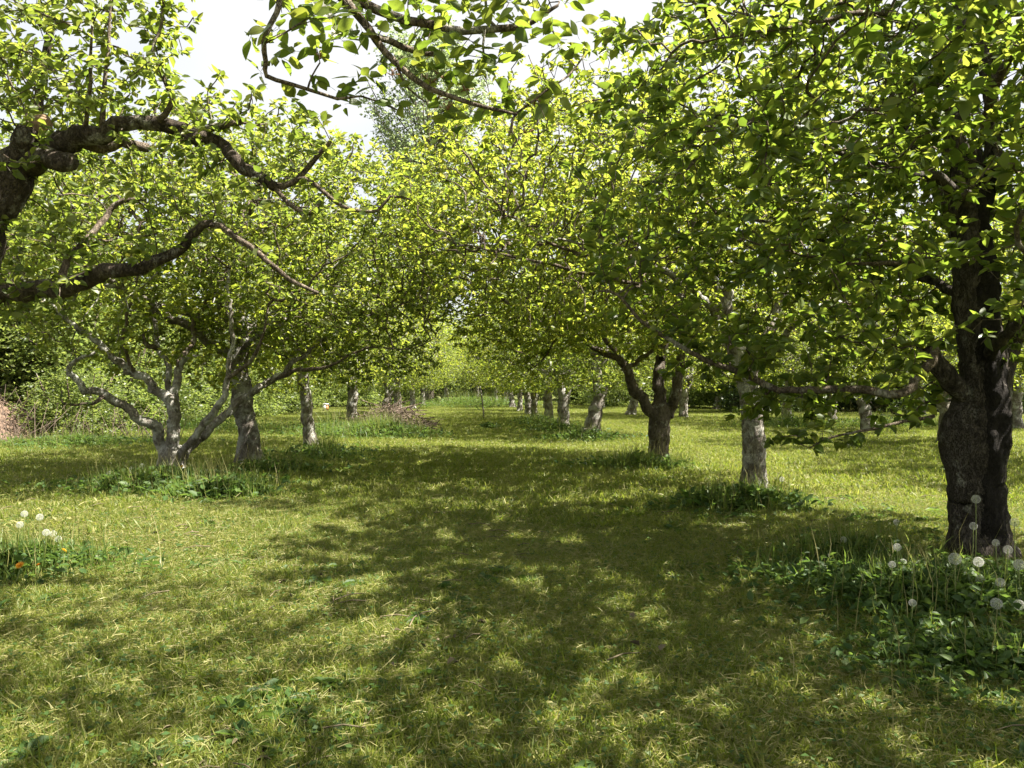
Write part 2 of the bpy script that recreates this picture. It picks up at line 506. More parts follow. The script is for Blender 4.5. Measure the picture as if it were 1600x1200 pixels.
for q in range(2):
    pc.objects.link(bpy.data.objects.new('grass_patch_f%d' % q, rosette_patch('broadleaf_patch', 70 + q)))
r = np.random.default_rng(79); mb = MB(); n = 16          # brown litter specks and bits of twig
P = np.stack([r.normal(0, .16, n), r.normal(0, .16, n), r.uniform(.015, .035, n)], 1); a = r.uniform(0, 6.283, n)
v, f = place(LEAF_T, [LEAF_Q], P, np.stack([np.cos(a), np.sin(a), r.normal(0, .2, n)], 1), np.stack([r.normal(0, .4, n), r.normal(0, .4, n), np.ones(n)], 1), r.uniform(.012, .04, n), r.uniform(.006, .018, n), r.uniform(0, 3, n))
mb.add(v, f)
for q in range(5):
    p = np.array((r.normal(0, .18), r.normal(0, .18), .03)); a = r.uniform(0, 6.283); d = np.array((math.cos(a), math.sin(a), r.normal(0, .1))) * r.uniform(.05, .16)
    mb.add(*tube(np.array([p, p + d * .5 + (0, 0, .008), p + d]), np.array([.0028, .0024, .0016]), 4))
pc.objects.link(bpy.data.objects.new('grass_patch_h', mb.mesh('litter_patch', [M_FALLEN])))
pc.objects.link(bpy.data.objects.new('grass_patch_g', blade_patch('tuft_patch', .15, 520, .03, .065, .0042, .05, 75)))
pts, rot, scl, idx = [], [], [], []
r = np.random.default_rng(3)


def scatter_grid(x0f, x1f, y0, y1, cell, ids):
    y = y0
    while y < y1:
        x = x0f(y)
        while x < x1f(y):
            px, py = x + r.uniform(-.5, .5) * cell, y + r.uniform(-.5, .5) * cell
            if px > -9.0 + .05 * (py - 16) or py > 34 or py < 8:
                pts.append((px, py, float(H(px, py)))); rot.append(r.uniform(0, 6.283)); scl.append(r.uniform(.85, 1.2)); idx.append(int(r.choice(ids)))
            x += cell
        y += cell


scatter_grid(lambda y: -1.2 - .72 * y, lambda y: 1.5 + .80 * y, 1.5, 7.5, .33, [0, 1, 2])
scatter_grid(lambda y: -1.2 - .72 * y, lambda y: 1.5 + .80 * y, 7.3, 24, .85, [3, 4])
scatter_grid(lambda y: max(-15, -1.2 - .72 * y), lambda y: min(20, 1.5 + .80 * y), 24, 60, 1.25, [3, 4])
clump = wave3(77, 1.6)
for q in range(900):
    y = 1.8 + 9 * r.uniform(0, 1) ** 1.4; x = r.uniform(-.9 - .7 * y, 1.2 + .75 * y)
    k = float(clump(np.array([[x, y, 0.0]]))[0])
    if k > .1:
        pts.append((x, y, float(H(x, y)))); rot.append(r.uniform(0, 6.283)); scl.append(r.uniform(.6, 1.3)); idx.append(int(r.choice([5, 6, 7, 7, 8])))
gme = bpy.data.meshes.new('mown_grass')
gme.vertices.add(len(pts)); gme.vertices.foreach_set('co', np.array(pts, np.float32).ravel())
for nm, ty, arr in (('rot', 'FLOAT', rot), ('scl', 'FLOAT', scl), ('pick', 'INT', idx)):
    gme.attributes.new(nm, ty, 'POINT').data.foreach_set('value', np.array(arr, np.int32 if ty == 'INT' else np.float32))
grass = link('mown_grass', gme)
tag(grass, 'short mown lawn grass with pale dry clippings between the tree rows', 'grass', None, 'stuff')
ng = bpy.data.node_groups.new('scatter_grass', 'GeometryNodeTree')
ng.interface.new_socket('Geometry', in_out='INPUT', socket_type='NodeSocketGeometry')
ng.interface.new_socket('Geometry', in_out='OUTPUT', socket_type='NodeSocketGeometry')
gi = ng.nodes.new('NodeGroupInput'); go = ng.nodes.new('NodeGroupOutput')
ip = ng.nodes.new('GeometryNodeInstanceOnPoints'); ci = ng.nodes.new('GeometryNodeCollectionInfo')
ci.inputs['Collection'].default_value = pc
ci.inputs['Separate Children'].default_value = True
ci.inputs['Reset Children'].default_value = True
ip.inputs['Pick Instance'].default_value = True


def named(nm, ty):
    n = ng.nodes.new('GeometryNodeInputNamedAttribute'); n.data_type = ty; n.inputs['Name'].default_value = nm
    return n.outputs['Attribute']


cx = ng.nodes.new('ShaderNodeCombineXYZ'); ng.links.new(named('rot', 'FLOAT'), cx.inputs[2])
er = ng.nodes.new('FunctionNodeEulerToRotation'); ng.links.new(cx.outputs[0], er.inputs[0])
ng.links.new(gi.outputs[0], ip.inputs['Points']); ng.links.new(ci.outputs[0], ip.inputs['Instance'])
ng.links.new(named('pick', 'INT'), ip.inputs['Instance Index']); ng.links.new(er.outputs[0], ip.inputs['Rotation'])
ng.links.new(named('scl', 'FLOAT'), ip.inputs['Scale'])
ng.links.new(ip.outputs[0], go.inputs[0])
md = grass.modifiers.new('scatter', 'NODES'); md.node_group = ng

# ------------------------------------------------------------------ tree growing (space colonisation between hand-laid limbs)
def grow(S, fertile, A, r, step=.09, di=1.2, dk=.15, iters=80, trop=(0, 0, .05), jit=.45, cap=16000):
    P = np.zeros((cap, 3)); par = np.full(cap, -1); kids = np.zeros(cap, int)
    n0 = len(S); P[:n0] = S; n = n0
    nd = np.full(len(A), 1e9); ni = np.zeros(len(A), int)
    fi = np.where(fertile)[0]
    for s in range(0, len(A), 2000):
        d = np.linalg.norm(A[s:s + 2000, None] - S[None, fi], axis=2)
        k = d.argmin(1); nd[s:s + 2000] = d[np.arange(len(k)), k]; ni[s:s + 2000] = fi[k]
    live = nd > dk * .6
    trop = np.asarray(trop)
    for it in range(iters):
        act = np.where(live & (nd < di + .02 * it))[0]
        if not len(act) or n > cap - 1500:
            break
        ids, inv = np.unique(ni[act], return_inverse=True)
        acc = np.zeros((len(ids), 3)); np.add.at(acc, inv, norm(A[act] - P[ni[act]]))
        d = norm(norm(acc) + r.normal(0, jit, acc.shape) + trop)
        ok = kids[ids] < 3
        dead = ~ok[inv]; live[act[dead]] = False
        ids, d = ids[ok], d[ok]
        if not len(ids):
            break
        m = len(ids)
        P[n:n + m] = P[ids] + d * step; par[n:n + m] = ids; kids[ids] += 1
        al = np.where(live)[0]
        for s in range(0, len(al), 1500):
            q = al[s:s + 1500]
            dd = ((A[q, None] - P[None, n:n + m]) ** 2).sum(2)
            k = dd.argmin(1); dm = np.sqrt(dd[np.arange(len(k)), k])
            b = dm < nd[q]
            nd[q[b]] = dm[b]; ni[q[b]] = n + k[b]
        live &= nd > dk
        n += m
    return P[:n], par[:n], n0


def ellipsoid(n, c, rad, seed, zmin=-9, bias=.45, wl=.9, thr=-.25):
    r = np.random.default_rng(seed)
    v = norm(r.normal(size=(n * 3, 3))) * (r.uniform(0, 1, (n * 3, 1)) ** bias)
    p = np.asarray(c) + v * np.asarray(rad)
    f = wave3(seed + 17, wl)
    p = p[(f(p) > thr) & (p[:, 2] > zmin)]
    return p[:n]


def leaf_clusters(P, D, r, k, L0, L1, spur=.03, up=.5, dz=-.05):
    n = len(P)
    i = np.repeat(np.arange(n), k)
    keep = r.uniform(0, 1, len(i)) < .85
    i = i[keep]; m = len(i)
    sp = norm(r.normal(size=(n, 3)) + np.array((0, 0, .5))) * r.uniform(.3, 1, (n, 1)) * spur
    th = r.uniform(0, 6.283, m)
    X = norm(np.stack([np.cos(th), np.sin(th), r.normal(dz, .45, m)], 1) + D[i] * .35)
    N = norm(np.stack([r.normal(0, .5, m), r.normal(0, .5, m), np.full(m, up)], 1))
    L = L0 * .7 + (L1 - L0 * .7) * r.beta(2.2, 1.7, m)
    Q = P[i] + sp[i] + X * .012 + r.normal(0, .008, (m, 3))
    return Q, X, N, L, L * r.uniform(.40, .66, m)


def leaf_object_meshes():
    out = []
    for s, (curl, fold) in enumerate(((.16, .10), (.05, .16), (.28, .06), (-.06, .12))):
        t = np.linspace(0, 1, 7); w = np.array([0, .36, .5, .49, .38, .2, 0])
        V, F = [], []
        for a, b in zip(t, w):
            z = -curl * a * a
            for q in (-1, 0, 1):
                V.append((a, q * b * .56 + (.012 if q else 0) * q, z + fold * abs(q) * b))
        V = np.array(V)
        for k in range(6):
            for q in (0, 1):
                F.append((k * 3 + q, k * 3 + 3 + q, k * 3 + 4 + q, k * 3 + 1 + q))
        tv, tf = tube(np.array([(-.32, 0, .02), (-.1, 0, .02), (.05, 0, 0)]), np.array([.012, .011, .01]), 3)
        F = np.array(F)
        mb = MB(); mb.add(V, [F]); mb.add(tv, tf)
        out.append(mb)
    return out


LEAF_MB = leaf_object_meshes(); LEAF_OBJ = {}


def leaf_obj(m, k):
    if (m.name, k) not in LEAF_OBJ:
        LEAF_OBJ[(m.name, k)] = LEAF_MB[k].mesh('leaf', [m])
    return LEAF_OBJ[(m.name, k)]

CAM_INV = np.array(CAM_M.inverted())


def project(Q):
    q = (Q - np.array((0, 0, EYE))) @ CAM_INV.T
    z = np.maximum(-q[:, 2], 1e-3)
    return 800 + FPX * q[:, 0] / z, 600 - FPX * q[:, 1] / z, -q[:, 2]


def make_tree(root, base, trunk, limbs, A, seed, leaf=(.045, .075), k=6, bark=M_BARK, leafmat=M_LEAF, far=False,
              parts=0, step=.09, dk=.15, leaf_r=.0075, spurs=1.0, tk=1.0, lk=1.0, trop=(0, 0, .05), extra=None, sprays=None, jit=.45, cap=16000, thin=.0034, limb_leaf=0, keep=None):
    """trunk: list of polylines [(point, radius)...] in world space; limbs likewise. Children of root, local to base."""
    base = np.asarray(base, float); r = np.random.default_rng(seed)
    S, fert, SR = [], [], []
    for q, pl in enumerate(trunk):
        P, rr = resample(pl, .06 if far else .022, .25 if far else .04, r); rr = rr * tk
        t = MB(); sd = 44 if not far else 12
        # root flare
        hz = P[:, 2] - base[2]
        fl = rr * (1 + .45 * np.exp(-np.maximum(hz, 0) / .09)) if q == 0 else rr
        t.add(*tube(P, fl, sd, .16, seed + q))
        link('trunk', t.mesh('trunk', [bark]), root).data.transform(Matrix.Translation(Vector(-base)))
        S.append(P); SR.append(rr); fert.append(hz > (1.2 if q == 0 else .8))
    for q, pl in enumerate(limbs):
        P, rr = resample(pl, .06, .35, r); rr = rr * (lk if rr.max() > .03 else 1.0)
        t = MB(); mx = rr.max()
        t.add(*tube(P, rr, 16 if mx > .05 else 9 if mx > .02 else 6, .10 if mx > .02 else .05, seed + 20 + q))
        link('limb', t.mesh('limb', [bark if mx > .035 else M_TWIG]), root).data.transform(Matrix.Translation(Vector(-base)))  # thin limbs get lighter bark, which paints sunlight onto them
        S.append(P); SR.append(rr); f = np.ones(len(P), bool); f[:max(2, len(P) // 5)] = False; fert.append(f)
    S = np.concatenate(S); SR = np.concatenate(SR); fert = np.concatenate(fert)
    P, par, n0 = grow(S, fert, A, r, step, 1.3, dk, 90, trop, jit, cap)
    n = len(P)
    # pipe model radii
    acc = np.zeros(n); has = np.zeros(n, bool); E = 2.35
    rad = np.full(n, thin)
    for q in range(n - 1, n0 - 1, -1):
        if has[q]:
            rad[q] = min(acc[q] ** (1 / E), .05)
        p = par[q]; acc[p] += rad[q] ** E; has[p] = True
    kidsof = {}
    for q in range(n0, n):
        kidsof.setdefault(par[q], []).append(q)
    # chains
    bm = MB()
    stack = [(p, c) for p in list(kidsof) if p < n0 for c in kidsof[p]]
    while stack:
        p, c = stack.pop()
        ch = [p, c]
        while ch[-1] in kidsof:
            ks = sorted(kidsof[ch[-1]], key=lambda z: -rad[z])
            for z in ks[1:]:
                stack.append((ch[-1], z))
            ch.append(ks[0])
        rr = rad[ch].copy(); rr[0] = min(rr[1], SR[p] * .8 if p < n0 else rr[1]); rr[-1] *= .6
        if far and rr.max() < .005:
            continue
        mx = rr.max()
        bm.add(*tube(P[ch], rr, 3 if mx < .006 else 4 if mx < .012 else 6 if mx < .03 else 8))
    if bm.n:
        o = link('branches', bm.mesh('branches', [M_TWIG if not far else bark]), root); o.data.transform(Matrix.Translation(Vector(-base)))
        tag(o, None, None, None, 'stuff')
    # leaves
    ii = np.arange(n0, n); ii = ii[rad[n0:] < leaf_r]
    if spurs < 1:
        ii = ii[r.uniform(0, 1, len(ii)) < spurs]
    LP = P[ii]; LD = norm(P[ii] - P[par[ii]])
    if spurs > 1:
        q = r.choice(len(ii), int(len(ii) * (spurs - 1)))
        LP = np.concatenate([LP, LP[q] + r.normal(0, .03, (len(q), 3))]); LD = np.concatenate([LD, LD[q]])
    if limb_leaf:
        f = np.where(fert & (SR < .03))[0]
        q = r.choice(f, min(len(f) * 3, limb_leaf))
        LP = np.concatenate([LP, S[q] + norm(r.normal(size=(len(q), 3))) * .03]); LD = np.concatenate([LD, norm(r.normal(size=(len(q), 3)))])
    if extra is not None:
        LP = np.concatenate([LP, extra]); LD = np.concatenate([LD, norm(r.normal(size=extra.shape))])
    Q, X, N, L, W = leaf_clusters(LP, LD, r, k, *leaf)
    if keep is not None:
        f = keep(Q)
        Q, X, N, L, W = Q[f], X[f], N[f], L[f], W[f]
    if parts:                                        # the leaves that show largest are parts of their own
        u, v, z = project(Q)
        vis = (u > -20) & (u < 1620) & (v > -20) & (v < 1220) & (z > .2)
        score = np.where(vis, L / np.maximum(z, .2), 0)
        big = np.argsort(-score)[:parts]; big = big[score[big] > 0]
        for b in big:
            x = norm(X[b][None])[0]; nn = norm((N[b] - x * (N[b] @ x))[None])[0]; y = np.cross(nn, x)
            o = bpy.data.objects.new('leaf', leaf_obj(leafmat, int(b % 4))); COL.objects.link(o); o.parent = root
            s = L[b]
            m4 = Matrix(((x[0] * s, y[0] * s, nn[0] * s, Q[b][0] - base[0]), (x[1] * s, y[1] * s, nn[1] * s, Q[b][1] - base[1]),
                         (x[2] * s, y[2] * s, nn[2] * s, Q[b][2] - base[2]), (0, 0, 0, 1)))
            o.matrix_local = m4
        msk = np.ones(len(Q), bool); msk[big] = False
        Q, X, N, L, W = Q[msk], X[msk], N[msk], L[msk], W[msk]
    if len(Q):
        v, f = place(LEAF2_T if far else LEAF_T, [LEAF2_Q if far else LEAF_Q], Q, X, N, L, W, r.uniform(-.6, 3.2, len(Q)))
        o = link('crown', new_mesh('crown', v - base, f, [leafmat]), root)
        tag(o, None, None, None, 'stuff')
    return root


def B(px, Y):
    p = onground(px, Y); p[2] -= .03
    return p


ROW_L, ROW_R = 'apple trees of the left row', 'apple trees of the right row'

# ------------------------------------------------------------------ right foreground tree (thick dark burled trunk)
Y = 4.9
b = B(1528, Y)
t = empty('apple_tree', b, 'large apple tree with thick dark burled trunk beside the dandelion clocks', 'tree', ROW_R)
trunk = [[(b, .205), (at(1528, 800, Y), .195), (at(1526, 740, Y), .20), (at(1526, 690, Y), .235), (at(1530, 650, Y), .225), (at(1536, 590, Y), .19),
          (at(1530, 520, Y), .165), (at(1522, 420, Y), .15), (at(1512, 320, Y), .13), (at(1508, 240, Y), .115)],
         [(at(1512, 290, Y), .09), (at(1492, 215, Y), .075), (at(1492, 100, Y), .062), (at(1500, 20, Y), .055), (at(1505, -90, Y + .1), .04)],
         [(at(1530, 330, Y), .08), (at(1552, 230, Y + .05), .065), (at(1543, 120, Y + .1), .055), (at(1528, 10, Y + .15), .05), (at(1520, -110, Y + .2), .035)],
         [(at(1553, 620, Y + .1), .10), (at(1585, 520, Y + .25), .07), (at(1605, 430, Y + .2), .07), (at(1640, 330, Y + .3), .06), (at(1690, 200, Y + .4), .045)]]
limbs = [
    [(at(1510, 610, Y - .05), .075), (at(1470, 590, Y - .1), .07), (at(1452, 555, Y - .15), .065)],
    [(at(1460, 545, Y - .14), .03), (at(1440, 585, Y - .2), .03), (at(1405, 615, Y - .25), .027), (at(1330, 609, Y - .2), .024), (at(1250, 607, Y - .1), .021), (at(1190, 600, Y), .02),
     (at(1130, 573, Y), .0175), (at(1080, 550, Y), .015), (at(1040, 525, Y), .013), (at(1000, 500, Y), .011), (at(965, 460, Y), .009), (at(935, 455, Y), .006)],
    [(at(1510, 315, Y - .1), .05), (at(1470, 285, Y - .2), .04), (at(1410, 270, Y - .3), .03), (at(1340, 250, Y - .4), .02), (at(1250, 215, Y - .5), .012), (at(1140, 180, Y - .5), .007)],
    [(at(1520, 405, Y - .1), .03), (at(1470, 402, Y - .3), .018), (at(1400, 410, Y - .35), .014), (at(1330, 412, Y - .35), .01), (at(1250, 400, Y - .4), .006)],
    [(at(1495, 110, Y), .04), (at(1430, 40, Y - .1), .03), (at(1350, 20, Y - .2), .022), (at(1250, 40, Y - .3), .014), (at(1120, 60, Y - .4), .008)],
    [(at(1535, 200, Y + .1), .04), (at(1570, 100, Y - .2), .03), (at(1600, 80, Y - .5), .022), (at(1680, 40, Y - .9), .012)],
    [(at(1525, 470, Y + .1), .05), (at(1440, 430, Y + .6), .035), (at(1330, 390, Y + 1.1), .022), (at(1210, 350, Y + 1.4), .012)],
    [(at(1545, 560, Y - .1), .05), (at(1590, 500, Y - .6), .03), (at(1640, 440, Y - 1.1), .016)],
    [(at(1460, 650, Y - .25), .012), (at(1375, 668, Y - .3), .009), (at(1300, 683, Y - .3), .006), (at(1265, 700, Y - .3), .004)],
    [(at(1500, 380, Y + .2), .05), (at(1430, 230, Y + .9), .03), (at(1380, 100, Y + 1.4), .02), (at(1350, 0, Y + 1.6), .012)],
]
cA = np.array((b[0] - .15, Y + .05, 2.75))
A0 = ellipsoid(5600, cA, (2.45, 2.3, 1.8), 11, 1.3, .5, .75, -.4)
A0 = A0[~((np.abs(A0[:, 0] - b[0]) < .3) & (A0[:, 1] < Y + .1))]
A = np.concatenate([A0,
                    ellipsoid(34, at(1330, 655, Y - .25), (.6, .15, .2), 12, .7), ellipsoid(220, at(1250, 590, Y + .8), (1.1, .4, .4), 13, .75)])
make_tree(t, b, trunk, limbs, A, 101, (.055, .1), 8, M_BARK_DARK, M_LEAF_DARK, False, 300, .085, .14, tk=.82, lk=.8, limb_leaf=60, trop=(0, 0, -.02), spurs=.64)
# cut collar where the old leader was sawn off
cut = MB(); p = at(1552, 165, Y + .02)
# ------------------------------------------------------------------ second right tree (straight trunk with sawn pale top)
Y = 8.2
b = B(1176, Y)
t = empty('apple_tree', b, 'apple tree with straight grey trunk sawn off pale at the top, second in right row', 'tree', ROW_R)
trunk = [[(b, .15), (at(1177, 720, Y), .142), (at(1176, 660, Y), .13), (at(1170, 610, Y), .128), (at(1161, 565, Y), .13), (at(1146, 530, Y), .112), (at(1135, 500, Y), .10), (at(1132, 475, Y), .095), (at(1133, 462, Y), .085)]]
limbs = [
    [(at(1172, 600, Y), .085), (at(1190, 540, Y + .1), .07), (at(1215, 480, Y + .2), .06), (at(1230, 400, Y + .3), .045), (at(1235, 300, Y + .4), .03), (at(1230, 200, Y + .5), .016)],
    [(at(1150, 540, Y), .06), (at(1110, 480, Y - .3), .05), (at(1060, 440, Y - .5), .04), (at(1000, 410, Y - .6), .03), (at(930, 385, Y - .7), .02), (at(850, 370, Y - .8), .012)],
    [(at(1140, 515, Y), .055), (at(1115, 430, Y + .2), .045), (at(1080, 340, Y + .4), .034), (at(1040, 270, Y + .5), .024), (at(1000, 200, Y + .6), .014)],
    [(at(1165, 580, Y), .06), (at(1120, 520, Y + .7), .045), (at(1050, 450, Y + 1.3), .03), (at(980, 380, Y + 1.6), .015)],
    [(at(1175, 590, Y), .055), (at(1230, 520, Y - .6), .04), (at(1300, 450, Y - 1.2), .025), (at(1370, 390, Y - 1.5), .014)],
    [(at(1085, 360, Y + .3), .03), (at(1080, 300, Y + .2), .025), (at(1050, 230, Y), .016), (at(1020, 150, Y), .01)],
    [(at(960, 410, Y - .6), .018), (at(900, 395, Y - .7), .017), (at(855, 378, Y - .7), .016), (at(815, 345, Y - .7), .013), (at(785, 335, Y - .7), .008)],
    [(at(1000, 445, Y - .4), .022), (at(910, 425, Y - .4), .02), (at(820, 405, Y - .4), .015), (at(740, 385, Y - .4), .008)],
]
cR2 = np.array((b[0] - .75, Y, 2.84))
A = np.concatenate([ellipsoid(6200, cR2, (3.1, 2.6, 1.75), 21, 1.5, .5, .8, -.5), ellipsoid(160, at(960, 490, Y - .3), (.9, .6, .35), 22)])
make_tree(t, b, trunk, limbs, A, 202, (.045, .078), 8, M_BARK_ROW, M_LEAF, step=.09, dk=.145, tk=.85, lk=.8, limb_leaf=80, spurs=.62)
mb = MB(); p = at(1133, 460, Y)
mb.add(*tube(np.array([p - (0, 0, .02), p + (.0, -.03, .05), p + (.02, -.05, .07)]), np.array([.088, .08, .05]), 16, .1, 3))
link('sawn_end', mb.mesh('sawn_end', [M_WHITE if False else M_BARK_PALE]), t, -Vector(b))

# ------------------------------------------------------------------ third right tree (forked trunk)
Y = 11.2
b = B(1028, Y)
t = empty('apple_tree', b, 'apple tree with stout trunk forking low into three dark limbs, third in right row', 'tree', ROW_R)
trunk = [[(b, .165), (at(1028, 705, Y), .155), (at(1031, 675, Y), .15), (at(1033, 650, Y), .155), (at(1034, 632, Y), .13)]]
limbs = [
    [(at(1026, 655, Y), .10), (at(1012, 638, Y - .1), .095), (at(993, 613, Y - .2), .085), (at(977, 577, Y - .3), .07), (at(960, 560, Y - .4), .06), (at(933, 547, Y - .5), .045), (at(910, 532, Y - .6), .03), (at(860, 510, Y - .7), .018), (at(800, 480, Y - .8), .01)],
    [(at(1032, 645, Y), .115), (at(1030, 597, Y + .1), .105), (at(1033, 553, Y + .2), .09), (at(1040, 480, Y + .3), .065), (at(1035, 390, Y + .3), .045), (at(1020, 300, Y + .3), .025), (at(1010, 220, Y + .3), .012)],
    [(at(1044, 652, Y), .09), (at(1056, 610, Y - .1), .08), (at(1063, 563, Y - .2), .07), (at(1085, 500, Y - .3), .05), (at(1110, 430, Y - .4), .03), (at(1140, 350, Y - .4), .015)],
    [(at(975, 578, Y - .3), .04), (at(1000, 562, Y - .7), .035), (at(1018, 550, Y - 1.0), .028), (at(1030, 520, Y - 1.3), .018)],
    [(at(965, 560, Y - .3), .04), (at(930, 500, Y), .03), (at(890, 440, Y + .3), .022), (at(840, 390, Y + .5), .014)],
    [(at(1033, 560, Y + .1), .05), (at(1000, 480, Y + .9), .035), (at(950, 410, Y + 1.5), .02)],
    [(at(930, 545, Y - .5), .02), (at(880, 520, Y - .4), .016), (at(850, 560, Y - .4), .012), (at(825, 580, Y - .4), .007)],
]
A = np.concatenate([ellipsoid(170, at(850, 520, Y - .5), (.9, .8, .42), 32), ellipsoid(6800, (b[0] - .9, Y, 3.2), (3.3, 2.7, 1.95), 31, 1.5, .5, .9, -.45)])
make_tree(t, b, trunk, limbs, A, 303, (.05, .08), 8, M_BARK, M_LEAF, step=.1, dk=.16, tk=.92, lk=.85, limb_leaf=60, leaf_r=.0085, spurs=1.1)

# ------------------------------------------------------------------ left tree with pale limbs spreading from a low fork
Y = 9.5
b = B(266, Y)
t = empty('apple_tree', b, 'apple tree with pale lichen-patched limbs spreading from a low fork on the left', 'tree', ROW_L)
trunk = [[(b, .20), (at(267, 730, Y), .185), (at(268, 712, Y), .17), (at(269, 695, Y), .12)]]
limbs = [
    [(at(262, 720, Y), .10), (at(250, 695, Y), .09), (at(236, 665, Y - .1), .085), (at(198, 640, Y - .25), .075), (at(160, 618, Y - .35), .065), (at(126, 598, Y - .5), .055), (at(106, 578, Y - .6), .045), (at(116, 564, Y - .65), .035), (at(146, 552, Y - .7), .022)],
    [(at(268, 715, Y), .12), (at(271, 670, Y), .105), (at(267, 627, Y + .05), .10), (at(246, 608, Y + .1), .075), (at(206, 583, Y + .1), .07), (at(171, 549, Y + .1), .06), (at(131, 518, Y + .1), .05), (at(100, 492, Y + .1), .04), (at(72, 468, Y + .1), .03), (at(30, 430, Y + .1), .018)],
    [(at(269, 640, Y + .05), .085), (at(277, 605, Y + .15), .075), (at(280, 575, Y + .2), .06), (at(300, 560, Y + .2), .035), (at(320, 556, Y + .1), .02)],
    [(at(279, 718, Y - .05), .075), (at(315, 671, Y - .2), .062), (at(345, 629, Y - .3), .055), (at(357, 588, Y - .35), .045), (at(363, 544, Y - .35), .038), (at(361, 487, Y - .4), .033), (at(357, 426, Y - .4), .026), (at(370, 398, Y - .4), .018), (at(380, 340, Y - .4), .01)],
    [(at(280, 722, Y + .1), .085), (at(306, 689, Y + .2), .08), (at(350, 652, Y + .3), .073), (at(402, 606, Y + .4), .065), (at(437, 588, Y + .5), .055), (at(459, 566, Y + .55), .045), (at(512, 527, Y + .6), .034), (at(560, 500, Y + .6), .02), (at(620, 480, Y + .6), .011)],
    [(at(210, 585, Y + .1), .035), (at(196, 550, Y - .1), .032), (at(196, 505, Y - .3), .026), (at(215, 440, Y - .5), .018), (at(220, 370, Y - .6), .01)],
    [(at(357, 590, Y - .35), .025), (at(393, 562, Y - .5), .022), (at(407, 536, Y - .6), .018), (at(420, 480, Y - .7), .01)],
    [(at(430, 592, Y + .5), .03), (at(470, 578, Y + .3), .026), (at(515, 572, Y + .2), .02), (at(570, 545, Y + .1), .012), (at(640, 545, Y), .008), (at(680, 528, Y), .006)],
    [(at(245, 545, Y + .5), .045), (at(228, 538, Y + .4), .043), (at(222, 520, Y + .5), .02)],
    [(at(267, 640, Y), .06), (at(262, 570, Y + .5), .05), (at(245, 540, Y + .7), .045), (at(240, 470, Y + .9), .035), (at(255, 390, Y + 1.0), .025), (at(270, 300, Y + 1.1), .012)],
    [(at(160, 620, Y - .35), .03), (at(150, 628, Y - .5), .02), (at(120, 633, Y - .6), .014), (at(98, 628, Y - .6), .01), (at(97, 610, Y - .6), .006)],
    [(at(279, 580, Y + .2), .05), (at(310, 500, Y + .6), .04), (at(350, 430, Y + .9), .03), (at(420, 350, Y + 1.1), .02), (at(480, 290, Y + 1.2), .01)],
]
A0 = ellipsoid(6800, (b[0] + .45, Y + .1, 2.75), (3.1, 2.4, 1.6), 41, 1.55, .5, .8, -.4)
A0 = A0[~((A0[:, 1] < Y + .4) & (A0[:, 2] < 2.25) & (np.abs(A0[:, 0] - b[0] - .1) < 1.5))]
A = np.concatenate([A0, ellipsoid(230, at(570, 565, Y + .5), (.95, .7, .36), 43), ellipsoid(160, at(430, 520, Y + .6), (.8, .5, .3), 44),
                    ellipsoid(60, at(150, 520, Y), (.9, .5, .3), 42, 1.5)])
make_tree(t, b, trunk, limbs, A, 404, (.042, .07), 8, M_BARK_PALE, M_LEAF_L, step=.085, dk=.14, tk=.85, lk=.68, limb_leaf=60, trop=(0, 0, 0), spurs=.8)

